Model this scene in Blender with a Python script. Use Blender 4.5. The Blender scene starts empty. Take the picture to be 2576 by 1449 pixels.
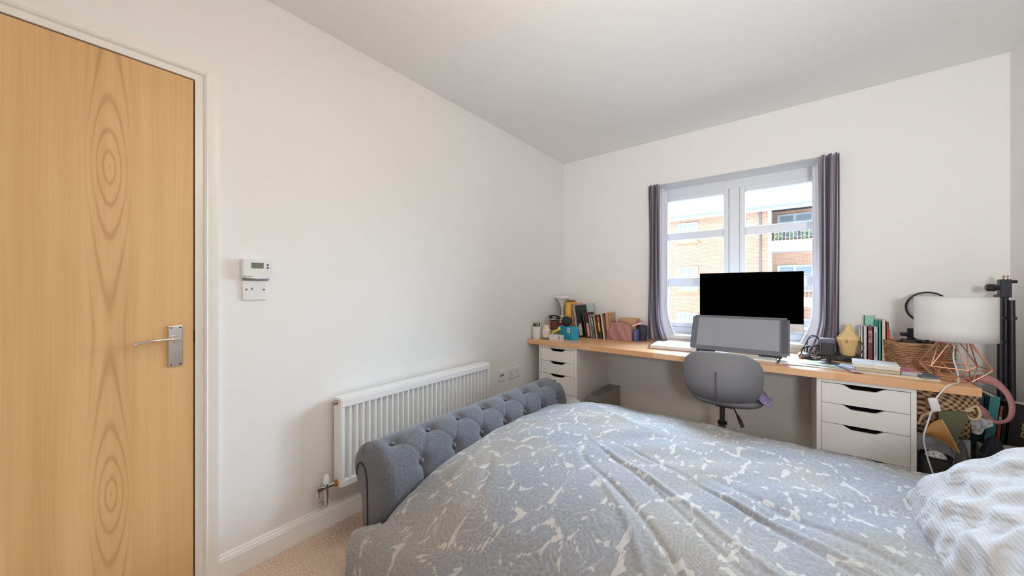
import bpy, bmesh, math, random
from math import sin, cos, pi, radians as R, exp, sqrt
from mathutils import Vector, Matrix

random.seed(7)
sc = bpy.context.scene
COL = sc.collection

# ------------------------------------------------------------------ camera, world, sun, exposure
cam_d = bpy.data.cameras.new('camera')
cam = bpy.data.objects.new('camera', cam_d)
COL.objects.link(cam)
cam.location = (1.7925, -3.114, 1.1727)
cam.rotation_euler = (R(90), 0, R(38.326))
cam_d.sensor_width = 36
cam_d.lens = 881.6 / 2576 * 36
cam_d.shift_y = 1.2 / 2576
cam_d.clip_start = 0.02
sc.camera = cam

world = bpy.data.worlds.new('daylight_sky')
sc.world = world
world.use_nodes = True
wbg = world.node_tree.nodes['Background']
wbg.inputs[0].default_value = (0.64, 0.81, 1.0, 1)
# overcast brightening over the roofs opposite (towards +y), dimmer behind our own building
wt = world.node_tree
_tc = wt.nodes.new('ShaderNodeTexCoord')
_dp = wt.nodes.new('ShaderNodeVectorMath'); _dp.operation = 'DOT_PRODUCT'
_dp.inputs[1].default_value = (-0.10, 0.80, 0.59)
wt.links.new(_tc.outputs['Generated'], _dp.inputs[0])
_mr = wt.nodes.new('ShaderNodeMapRange'); _mr.interpolation_type = 'SMOOTHSTEP'
_mr.inputs['From Min'].default_value = 0.5; _mr.inputs['From Max'].default_value = 1.0
_mr.inputs['To Min'].default_value = 2.3; _mr.inputs['To Max'].default_value = 108.0
wt.links.new(_dp.outputs['Value'], _mr.inputs['Value'])
wt.links.new(_mr.outputs[0], wbg.inputs[1])

sun_d = bpy.data.lights.new('sun', 'SUN')
sun_d.energy = 4.0
sun_d.angle = R(1)
sun_d.color = (1.0, 0.86, 0.68)
sun = bpy.data.objects.new('sun', sun_d)
COL.objects.link(sun)
sun.rotation_euler = (R(52), 0, R(-25))      # shines towards +y: it lights the facade across the road

bulb_d = bpy.data.lights.new('ceiling_bulb', 'POINT')
bulb_d.energy = 12.5
bulb_d.color = (1.0, 0.82, 0.60)
bulb_d.shadow_soft_size = 0.08
bulb = bpy.data.objects.new('ceiling_bulb', bulb_d)
COL.objects.link(bulb)
bulb.location = (1.36, -2.5, 2.02)

flo_d = bpy.data.lights.new('fill_spot', 'SPOT')  # added fill spot, out of frame, brightening the window wall and ceiling
flo_d.spot_size = R(110)
flo_d.spot_blend = 1.0
flo_d.energy = 158
flo_d.color = (0.97, 0.985, 1.0)
flo_d.shadow_soft_size = 0.14
flo = bpy.data.objects.new('fill_spot', flo_d)
COL.objects.link(flo)
flo.location = (2.3, -3.5, 1.3)
flo.rotation_euler = (Vector((2.2, -0.6, 2.6)) - Vector((2.3, -3.5, 1.3))).to_track_quat('-Z', 'Y').to_euler()

# sampling portal in the window opening (emits nothing itself)
por_d = bpy.data.lights.new('window_portal', 'AREA')
por_d.shape = 'RECTANGLE'
por_d.size = 1.16
por_d.size_y = 1.24
por_d.cycles.is_portal = True
por = bpy.data.objects.new('window_portal', por_d)
COL.objects.link(por)
por.location = (1.4475, 0.335, 1.42)
por.rotation_euler = (R(-90), 0, 0)

vs = sc.view_settings
vs.view_transform = 'Standard'
vs.look = 'None'
vs.gamma = 1.0
vs.use_curve_mapping = False
vs.exposure = -0.06
sc.cycles.max_bounces = 10
sc.cycles.diffuse_bounces = 6
sc.cycles.transparent_max_bounces = 16
sc.cycles.use_denoising = True
sc.cycles.sample_clamp_indirect = 6.0
sc.cycles.caustics_reflective = False
sc.cycles.caustics_refractive = False

# ------------------------------------------------------------------ materials
def srgb(r, g, b):
    f = lambda c: (c / 255) / 12.92 if c / 255 <= 0.04045 else ((c / 255 + 0.055) / 1.055) ** 2.4
    return (f(r), f(g), f(b), 1)

class NT:
    def __init__(s, name):
        s.m = bpy.data.materials.new(name)
        s.m.use_nodes = True
        s.t = s.m.node_tree
        s.p = s.t.nodes['Principled BSDF']
    def n(s, typ, **kw):
        nd = s.t.nodes.new(typ)
        for k, v in kw.items():
            if k.startswith('i_'):
                key = k[2:]
                nd.inputs[int(key) if key.isdigit() else key.replace('_', ' ')].default_value = v
            else:
                setattr(nd, k, v)
        return nd
    def l(s, a, b):
        s.t.links.new(a, b)
    def math(s, op, a, b=None, c=None):
        nd = s.t.nodes.new('ShaderNodeMath')
        nd.operation = op
        for i, v in enumerate((a, b, c)):
            if v is None: continue
            if isinstance(v, (int, float)): nd.inputs[i].default_value = v
            else: s.l(v, nd.inputs[i])
        return nd.outputs[0]
    def mix(s, f, a, b):
        nd = s.t.nodes.new('ShaderNodeMix')
        nd.data_type = 'RGBA'
        for i, v in ((0, f), (6, a), (7, b)):
            if isinstance(v, (int, float)): nd.inputs[i].default_value = v
            elif isinstance(v, tuple): nd.inputs[i].default_value = v
            else: s.l(v, nd.inputs[i])
        return nd.outputs[2]
    def ramp(s, f, stops):
        nd = s.t.nodes.new('ShaderNodeValToRGB')
        cr = nd.color_ramp
        while len(cr.elements) < len(stops): cr.elements.new(0.5)
        for e, (p, c) in zip(cr.elements, stops):
            e.position = p
            e.color = c if isinstance(c, tuple) else (c, c, c, 1)
        s.l(f, nd.inputs[0])
        return nd.outputs[0]
    def bump(s, h, strength=0.3, dist=0.002):
        nd = s.t.nodes.new('ShaderNodeBump')
        nd.inputs['Strength'].default_value = strength
        nd.inputs['Distance'].default_value = dist
        s.l(h, nd.inputs['Height'])
        s.l(nd.outputs[0], s.p.inputs['Normal'])

def dark(c, k):
    return (c[0] * k, c[1] * k, c[2] * k, 1)

def simple(name, col, rough=0.5, metal=0.0, var=0.06, scale=30, bump=0.0, bscale=200, coat=0.0):
    m = NT(name)
    tc = m.n('ShaderNodeTexCoord')
    nz = m.n('ShaderNodeTexNoise', i_Scale=scale, i_Detail=3.0)
    m.l(tc.outputs['Object'], nz.inputs['Vector'])
    c = m.mix(nz.outputs['Fac'], dark(col, 1 - var), dark(col, 1 + var))
    m.l(c, m.p.inputs['Base Color'])
    m.p.inputs['Roughness'].default_value = rough
    m.p.inputs['Metallic'].default_value = metal
    m.p.inputs['Coat Weight'].default_value = coat
    if bump:
        n2 = m.n('ShaderNodeTexNoise', i_Scale=bscale, i_Detail=4.0)
        m.l(tc.outputs['Object'], n2.inputs['Vector'])
        m.bump(n2.outputs['Fac'], bump)
    return m.m

_cache = {}
def flat(r, g, b, rough=0.55, metal=0.0):
    k = (r, g, b, rough, metal)
    if k not in _cache:
        _cache[k] = simple('surface_%d_%d_%d' % (r, g, b), srgb(r, g, b), rough, metal)
    return _cache[k]

M_wall = simple('wall_paint', (0.85, 0.842, 0.825, 1), 0.85, var=0.012, scale=3, bump=0.05, bscale=350)
M_ceil = simple('ceiling_paint', (0.85, 0.845, 0.835, 1), 0.9, var=0.012, scale=2, bump=0.05, bscale=300)
M_gloss = simple('white_gloss_paint', (0.86, 0.835, 0.79, 1), 0.35, var=0.02)
M_upvc = simple('white_upvc', (0.78, 0.80, 0.84, 1), 0.3, var=0.01)
M_white = simple('white_laminate', (0.87, 0.85, 0.825, 1), 0.4, var=0.01)
M_radi = simple('radiator_enamel', (0.84, 0.835, 0.82, 1), 0.3, var=0.01)
M_plast = simple('white_plastic', (0.80, 0.80, 0.80, 1), 0.35, var=0.01)
M_black = simple('black_plastic', (0.018, 0.018, 0.022, 1), 0.45)
M_dark = simple('dark_void', (0.02, 0.018, 0.018, 1), 0.8)
M_chrome = simple('chrome', (0.72, 0.72, 0.74, 1), 0.16, 1.0, var=0.08, scale=15)
M_brass = simple('brass', (0.65, 0.32, 0.08, 1), 0.3, 1.0)
M_copper = simple('copper_wire', (0.86, 0.46, 0.32, 1), 0.28, 1.0)

def mat_carpet():
    m = NT('carpet')
    tc = m.n('ShaderNodeTexCoord')
    a = m.n('ShaderNodeTexNoise', i_Scale=170.0, i_Detail=4.0)
    b = m.n('ShaderNodeTexNoise', i_Scale=5.0, i_Detail=4.0)
    m.l(tc.outputs['Object'], a.inputs['Vector']); m.l(tc.outputs['Object'], b.inputs['Vector'])
    c1 = m.ramp(a.outputs['Fac'], [(0.36, srgb(170, 136, 110)), (0.64, srgb(255, 236, 216))])
    c2 = m.mix(b.outputs['Fac'], srgb(222, 188, 158), srgb(252, 226, 206))
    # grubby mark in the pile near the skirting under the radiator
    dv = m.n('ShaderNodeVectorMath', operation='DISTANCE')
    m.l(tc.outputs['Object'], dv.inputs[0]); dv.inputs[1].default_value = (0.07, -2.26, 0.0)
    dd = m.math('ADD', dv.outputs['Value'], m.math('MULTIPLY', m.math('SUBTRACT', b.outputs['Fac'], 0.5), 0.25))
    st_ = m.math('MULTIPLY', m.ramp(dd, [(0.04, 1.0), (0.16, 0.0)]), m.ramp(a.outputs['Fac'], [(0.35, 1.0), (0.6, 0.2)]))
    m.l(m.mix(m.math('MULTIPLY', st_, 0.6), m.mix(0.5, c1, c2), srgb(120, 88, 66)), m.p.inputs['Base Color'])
    m.p.inputs['Roughness'].default_value = 1.0
    m.p.inputs['Sheen Weight'].default_value = 0.2
    m.bump(a.outputs['Fac'], 1.0, 0.006)
    return m.m
M_carpet = mat_carpet()

def mat_door():
    # oak veneer: straight grain with a cathedral figure repeating up the leaf
    m = NT('oak_veneer')
    tc = m.n('ShaderNodeTexCoord')
    sp = m.n('ShaderNodeSeparateXYZ')
    m.l(tc.outputs['Object'], sp.inputs[0])
    y, z = sp.outputs['Y'], sp.outputs['Z']
    mp = m.n('ShaderNodeMapping'); mp.inputs['Scale'].default_value = (6, 6, 0.9)
    m.l(tc.outputs['Object'], mp.inputs[0])
    wob = m.n('ShaderNodeTexNoise', i_Scale=1.6, i_Detail=2.0)
    m.l(mp.outputs[0], wob.inputs['Vector'])
    w = m.math('SUBTRACT', wob.outputs['Fac'], 0.5)
    # u across the leaf, measured from the middle of the figure (y = -3.028)
    u = m.math('ADD', m.math('ADD', y, 3.028), m.math('MULTIPLY', w, 0.022))
    dz = m.math('PINGPONG', m.math('SUBTRACT', z, 1.58 - 1.103), 1.103 / 2)
    h = m.math('MULTIPLY', m.math('SUBTRACT', 1.0, m.math('EXPONENT', m.math('MULTIPLY', dz, -4.6))), 0.060)
    rad = m.math('SQRT', m.math('ADD', m.math('POWER', u, 2.0), m.math('POWER', h, 2.0)))
    band = m.math('SINE', m.math('ADD', m.math('MULTIPLY', rad, 480.0), 1.5))
    band = m.math('POWER', m.math('ADD', m.math('MULTIPLY', band, 0.5), 0.5), 5.0)
    au = m.math('ABSOLUTE', u)
    near = m.ramp(m.math('MULTIPLY', au, 8.0), [(0.20, 1.0), (0.42, 0.10)])
    m2 = m.n('ShaderNodeMapping'); m2.inputs['Scale'].default_value = (1, 170, 2.2)
    m.l(tc.outputs['Object'], m2.inputs[0])
    g = m.n('ShaderNodeTexNoise', i_Scale=1.0, i_Detail=5.0, i_Roughness=0.65)
    m.l(m2.outputs[0], g.inputs['Vector'])
    m3 = m.n('ShaderNodeMapping'); m3.inputs['Scale'].default_value = (1, 14, 0.6)
    m.l(tc.outputs['Object'], m3.inputs[0])
    g2 = m.n('ShaderNodeTexNoise', i_Scale=1.0, i_Detail=2.0)
    m.l(m3.outputs[0], g2.inputs['Vector'])
    base = m.ramp(g2.outputs['Fac'], [(0.3, srgb(204, 156, 100)), (0.7, srgb(226, 184, 128))])
    fine = m.ramp(g.outputs['Fac'], [(0.3, 0.0), (0.75, 1.0)])
    c = m.mix(m.math('MULTIPLY', fine, 0.55), base, srgb(234, 192, 136))
    f = m.math('MULTIPLY', m.math('MULTIPLY', band, near), 0.42)
    c = m.mix(f, c, srgb(168, 112, 62))
    m.l(c, m.p.inputs['Base Color'])
    m.p.inputs['Roughness'].default_value = 0.45
    m.bump(g.outputs['Fac'], 0.05)
    return m.m
M_oak = mat_door()

def mat_block():
    # worktop of glued staves running along x
    m = NT('worktop_staves')
    tc = m.n('ShaderNodeTexCoord')
    br = m.n('ShaderNodeTexBrick')
    br.offset = 0.37
    br.inputs['Color1'].default_value = srgb(226, 172, 124)
    br.inputs['Color2'].default_value = srgb(242, 200, 156)
    br.inputs['Mortar'].default_value = srgb(204, 148, 104)
    br.inputs['Scale'].default_value = 1.0
    br.inputs['Mortar Size'].default_value = 0.0006
    br.inputs['Brick Width'].default_value = 0.46
    br.inputs['Row Height'].default_value = 0.042
    mp0 = m.n('ShaderNodeVectorMath', operation='ADD')
    sp = m.n('ShaderNodeSeparateXYZ'); cb = m.n('ShaderNodeCombineXYZ')
    m.l(tc.outputs['Object'], sp.inputs[0])
    m.l(sp.outputs['X'], cb.inputs[0])
    m.l(m.math('ADD', sp.outputs['Y'], m.math('MULTIPLY', sp.outputs['Z'], 0.15)), cb.inputs[1])
    m.l(cb.outputs[0], br.inputs['Vector'])
    mp = m.n('ShaderNodeMapping'); mp.inputs['Scale'].default_value = (3, 70, 70)
    m.l(tc.outputs['Object'], mp.inputs[0])
    g = m.n('ShaderNodeTexNoise', i_Scale=1.0, i_Detail=5.0, i_Distortion=0.6)
    m.l(mp.outputs[0], g.inputs['Vector'])
    c = m.mix(m.math('MULTIPLY', g.outputs['Fac'], 0.40), br.outputs['Color'], srgb(204, 142, 92))
    m.l(c, m.p.inputs['Base Color'])
    m.p.inputs['Roughness'].default_value = 0.32
    return m.m
M_block = mat_block()

def mat_linen(name, base, hi, scale=420):
    m = NT(name)
    tc = m.n('ShaderNodeTexCoord')
    a = m.n('ShaderNodeTexNoise', i_Scale=float(scale), i_Detail=2.0)
    mp = m.n('ShaderNodeMapping'); mp.inputs['Scale'].default_value = (1, 0.35, 1)
    m.l(tc.outputs['Object'], mp.inputs[0]); m.l(mp.outputs[0], a.inputs['Vector'])
    c = m.ramp(a.outputs['Fac'], [(0.3, base), (0.72, hi)])
    m.l(c, m.p.inputs['Base Color'])
    m.p.inputs['Roughness'].default_value = 0.95
    m.p.inputs['Sheen Weight'].default_value = 0.25
    m.bump(a.outputs['Fac'], 0.4, 0.002)
    return m.m
M_fabric = mat_linen('grey_linen', srgb(74, 76, 84), srgb(122, 124, 134))
M_seam = simple('dark_piping', srgb(44, 45, 50), 0.9)

def mat_duvet():
    m = NT('paisley_cotton')
    tc = m.n('ShaderNodeTexCoord')
    uv = tc.outputs['UV']                       # UVs are laid out in metres on the cloth
    n1 = m.n('ShaderNodeTexNoise', i_Scale=5.0, i_Detail=2.0)
    m.l(uv, n1.inputs['Vector'])
    off = m.n('ShaderNodeVectorMath', operation='SCALE')
    m.l(n1.outputs['Color'], off.inputs[0]); off.inputs['Scale'].default_value = 0.16
    wv = m.n('ShaderNodeVectorMath', operation='ADD')
    m.l(uv, wv.inputs[0]); m.l(off.outputs[0], wv.inputs[1])
    # concentric paisley outlines
    v1 = m.n('ShaderNodeTexVoronoi', i_Scale=5.2); v1.feature = 'F1'
    v1.voronoi_dimensions = '2D'
    m.l(wv.outputs[0], v1.inputs['Vector'])
    rings = m.math('SINE', m.math('ADD', m.math('MULTIPLY', v1.outputs['Distance'], 86.0), m.math('MULTIPLY', n1.outputs['Fac'], 14.0)))
    rings = m.ramp(m.math('ADD', m.math('MULTIPLY', rings, 0.5), 0.5), [(0.60, 0.0), (0.98, 1.0)])
    # lace of small scrolls
    v2 = m.n('ShaderNodeTexVoronoi', i_Scale=52.0); v2.feature = 'DISTANCE_TO_EDGE'
    v2.voronoi_dimensions = '2D'
    m.l(wv.outputs[0], v2.inputs['Vector'])
    lace = m.ramp(v2.outputs['Distance'], [(0.04, 1.0), (0.14, 0.0)])
    n4 = m.n('ShaderNodeTexNoise', i_Scale=90.0, i_Detail=3.0)
    m.l(uv, n4.inputs['Vector'])
    speck = m.ramp(n4.outputs['Fac'], [(0.42, 0.0), (0.62, 1.0)])
    # pale branching shapes between the medallions
    n3 = m.n('ShaderNodeTexNoise', i_Scale=13.0, i_Detail=1.5, i_Distortion=2.4)
    mpn = m.n('ShaderNodeMapping'); mpn.inputs['Scale'].default_value = (1.5, 0.62, 1); mpn.inputs['Rotation'].default_value = (0, 0, 0.7)
    m.l(uv, mpn.inputs[0]); m.l(mpn.outputs[0], n3.inputs['Vector'])
    v3 = m.n('ShaderNodeTexVoronoi', i_Scale=8.5); v3.feature = 'DISTANCE_TO_EDGE'
    v3.voronoi_dimensions = '2D'
    m.l(wv.outputs[0], v3.inputs['Vector'])
    br = m.math('SUBTRACT', n3.outputs['Fac'], m.math('MULTIPLY', v3.outputs['Distance'], 1.5))
    branch = m.ramp(br, [(0.465, 0.0), (0.51, 1.0)])
    n5 = m.n('ShaderNodeTexNoise', i_Scale=2.6, i_Detail=1.0)
    m.l(uv, n5.inputs['Vector'])
    tint = m.ramp(n5.outputs['Fac'], [(0.42, 0.0), (0.62, 1.0)])
    ground = m.mix(tint, srgb(134, 139, 148), srgb(150, 146, 138))
    ground = m.mix(m.math('MULTIPLY', speck, 0.5), ground, srgb(164, 166, 172))
    ground = m.mix(m.math('MULTIPLY', lace, 0.13), ground, srgb(186, 188, 194))
    msk = m.ramp(n1.outputs['Fac'], [(0.42, 0.15), (0.60, 1.0)])
    n6 = m.n('ShaderNodeTexNoise', i_Scale=38.0, i_Detail=2.0)
    m.l(uv, n6.inputs['Vector'])
    rings = m.math('MULTIPLY', rings, m.math('MULTIPLY', msk, m.ramp(n6.outputs['Fac'], [(0.38, 0.2), (0.6, 1.0)])))
    ground = m.mix(m.math('MULTIPLY', rings, 0.42), ground, srgb(184, 185, 188))
    c = m.mix(m.math('MULTIPLY', branch, 0.62), ground, srgb(212, 208, 202))
    m.l(c, m.p.inputs['Base Color'])
    m.p.inputs['Roughness'].default_value = 0.85
    m.p.inputs['Sheen Weight'].default_value = 0.15
    m.bump(n4.outputs['Fac'], 0.08)
    return m.m
M_duvet = mat_duvet()

def mat_seersucker():
    m = NT('white_seersucker')
    tc = m.n('ShaderNodeTexCoord')
    mp = m.n('ShaderNodeMapping'); mp.inputs['Scale'].default_value = (17, 9, 17)
    mp.inputs['Rotation'].default_value = (0, 0, 0.5)
    m.l(tc.outputs['Object'], mp.inputs[0])
    a = m.n('ShaderNodeTexNoise', i_Scale=1.0, i_Detail=2.0, i_Distortion=0.7)
    m.l(mp.outputs[0], a.inputs['Vector'])
    b = m.n('ShaderNodeTexWave', i_Scale=38.0, i_Distortion=4.0)
    m.l(tc.outputs['Object'], b.inputs['Vector'])
    c = m.mix(a.outputs['Fac'], srgb(176, 177, 181), srgb(204, 204, 207))
    m.l(c, m.p.inputs['Base Color'])
    m.p.inputs['Roughness'].default_value = 0.9
    m.bump(m.math('ADD', m.math('MULTIPLY', a.outputs['Fac'], 1.0), m.math('MULTIPLY', b.outputs['Fac'], 0.03)), 0.9, 0.022)
    return m.m
M_pillow = mat_seersucker()

def mat_curtain():
    # vertical stripes of charcoal, mauve and silver; UV.x runs across the cloth
    m = NT('striped_curtain')
    tc = m.n('ShaderNodeTexCoord')
    sp = m.n('ShaderNodeSeparateXYZ')
    m.l(tc.outputs['UV'], sp.inputs[0])
    fr = m.math('FRACT', sp.outputs['X'])
    c = m.ramp(fr, [(0.0, srgb(118, 106, 118)), (0.14, srgb(178, 168, 178)), (0.34, srgb(98, 84, 100)), (0.44, srgb(190, 184, 194)),
                    (0.66, srgb(150, 140, 152)), (0.84, srgb(92, 88, 104))])
    m.t.nodes[-1].color_ramp.interpolation = 'CONSTANT' if m.t.nodes[-1].type == 'VALTORGB' else 'LINEAR'
    m.l(c, m.p.inputs['Base Color'])
    m.p.inputs['Roughness'].default_value = 0.6
    m.p.inputs['Sheen Weight'].default_value = 0.2
    return m.m
M_curtain = mat_curtain()
M_lining = simple('white_lining', (0.78, 0.78, 0.84, 1), 0.8, var=0.03)

def mat_brick():
    m = NT('red_brick')
    tc = m.n('ShaderNodeTexCoord')
    sp = m.n('ShaderNodeSeparateXYZ'); cb = m.n('ShaderNodeCombineXYZ')
    m.l(tc.outputs['Object'], sp.inputs[0])
    m.l(sp.outputs['X'], cb.inputs[0]); m.l(sp.outputs['Z'], cb.inputs[1])
    br = m.n('ShaderNodeTexBrick')
    m.l(cb.outputs[0], br.inputs['Vector'])
    br.inputs['Color1'].default_value = (0.36, 0.135, 0.075, 1)
    br.inputs['Color2'].default_value = (0.44, 0.20, 0.115, 1)
    br.inputs['Mortar'].default_value = (0.45, 0.36, 0.28, 1)
    br.inputs['Scale'].default_value = 1.0
    br.inputs['Mortar Size'].default_value = 0.014
    br.inputs['Brick Width'].default_value = 0.225
    br.inputs['Row Height'].default_value = 0.075
    m.l(br.outputs['Color'], m.p.inputs['Base Color'])
    m.p.inputs['Roughness'].default_value = 0.9
    return m.m
M_brick = mat_brick()

def mat_slate():
    m = NT('slate_roof')
    tc = m.n('ShaderNodeTexCoord')
    sp = m.n('ShaderNodeSeparateXYZ'); cb = m.n('ShaderNodeCombineXYZ')
    m.l(tc.outputs['Object'], sp.inputs[0])
    m.l(sp.outputs['X'], cb.inputs[0]); m.l(sp.outputs['Z'], cb.inputs[1])
    br = m.n('ShaderNodeTexBrick')
    m.l(cb.outputs[0], br.inputs['Vector'])
    br.inputs['Color1'].default_value = (0.040, 0.043, 0.048, 1)
    br.inputs['Color2'].default_value = (0.046, 0.049, 0.054, 1)
    br.inputs['Mortar'].default_value = (0.018, 0.020, 0.024, 1)
    br.inputs['Scale'].default_value = 1.0
    br.inputs['Mortar Size'].default_value = 0.02
    br.inputs['Brick Width'].default_value = 0.3
    br.inputs['Row Height'].default_value = 0.15
    m.l(br.outputs['Color'], m.p.inputs['Base Color'])
    m.p.inputs['Roughness'].default_value = 0.7
    return m.m
M_slate = mat_slate()

def mat_glass():
    m = NT('window_glass')
    t = m.t
    out = t.nodes['Material Output']
    tr = t.nodes.new('ShaderNodeBsdfTransparent'); tr.inputs[0].default_value = (0.97, 0.98, 0.98, 1)
    gl = t.nodes.new('ShaderNodeBsdfGlossy'); gl.inputs['Roughness'].default_value = 0.02
    fr = t.nodes.new('ShaderNodeFresnel'); fr.inputs[0].default_value = 1.45
    mx = t.nodes.new('ShaderNodeMixShader')
    m.l(fr.outputs[0], mx.inputs[0]); m.l(tr.outputs[0], mx.inputs[1]); m.l(gl.outputs[0], mx.inputs[2])
    m.l(mx.outputs[0], out.inputs['Surface'])
    return m.m
M_glass = mat_glass()

def mat_wicker(name, a, b, sx=60, sz=75):
    m = NT(name)
    tc = m.n('ShaderNodeTexCoord')
    sp = m.n('ShaderNodeSeparateXYZ')
    m.l(tc.outputs['Object'], sp.inputs[0])
    s = m.math('SINE', m.math('MULTIPLY', m.math('ADD', sp.outputs['X'], sp.outputs['Y']), float(sx)))
    zz = m.math('SINE', m.math('MULTIPLY', sp.outputs['Z'], float(sz)))
    w = m.math('ADD', m.math('MULTIPLY', m.math('MULTIPLY', s, zz), 0.5), 0.5)
    nz = m.n('ShaderNodeTexNoise', i_Scale=45.0, i_Detail=3.0)
    m.l(tc.outputs['Object'], nz.inputs['Vector'])
    f = m.math('MULTIPLY', w, m.math('ADD', nz.outputs['Fac'], 0.45))
    m.l(m.ramp(f, [(0.15, a), (0.7, b)]), m.p.inputs['Base Color'])
    m.p.inputs['Roughness'].default_value = 0.7
    m.bump(w, 0.8, 0.004)
    return m.m
M_wicker = mat_wicker('brown_wicker', srgb(88, 58, 38), srgb(186, 142, 104), 130, 260)
def mat_willow():
    m = NT('willow_strands')
    tc = m.n('ShaderNodeTexCoord')
    mp = m.n('ShaderNodeMapping'); mp.inputs['Scale'].default_value = (22, 22, 150)
    m.l(tc.outputs['Object'], mp.inputs[0])
    a = m.n('ShaderNodeTexNoise', i_Scale=1.0, i_Detail=3.0)
    m.l(mp.outputs[0], a.inputs['Vector'])
    m.l(m.ramp(a.outputs['Fac'], [(0.3, srgb(112, 78, 54)), (0.68, srgb(206, 162, 122))]), m.p.inputs['Base Color'])
    m.p.inputs['Roughness'].default_value = 0.6
    return m.m
M_willow = mat_willow()
M_straw = mat_wicker('crochet_straw', srgb(74, 46, 30), srgb(196, 162, 122), 210, 230)

def mat_news():
    m = NT('printed_white_paper')
    tc = m.n('ShaderNodeTexCoord')
    nz = m.n('ShaderNodeTexNoise', i_Scale=70.0, i_Detail=4.0)
    m.l(tc.outputs['Object'], nz.inputs['Vector'])
    m.l(m.ramp(nz.outputs['Fac'], [(0.36, srgb(150, 150, 152)), (0.5, srgb(220, 220, 220))]), m.p.inputs['Base Color'])
    return m.m
M_news = mat_news()

def mat_splash(name, cols, scale=14.0):
    m = NT(name)
    tc = m.n('ShaderNodeTexCoord')
    nz = m.n('ShaderNodeTexNoise', i_Scale=scale, i_Detail=3.0, i_Distortion=1.0)
    m.l(tc.outputs['Object'], nz.inputs['Vector'])
    k = len(cols)
    m.l(m.ramp(nz.outputs['Fac'], [(0.3 + 0.4 * i / (k - 1), c) for i, c in enumerate(cols)]), m.p.inputs['Base Color'])
    m.p.inputs['Roughness'].default_value = 0.4
    return m.m

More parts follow.
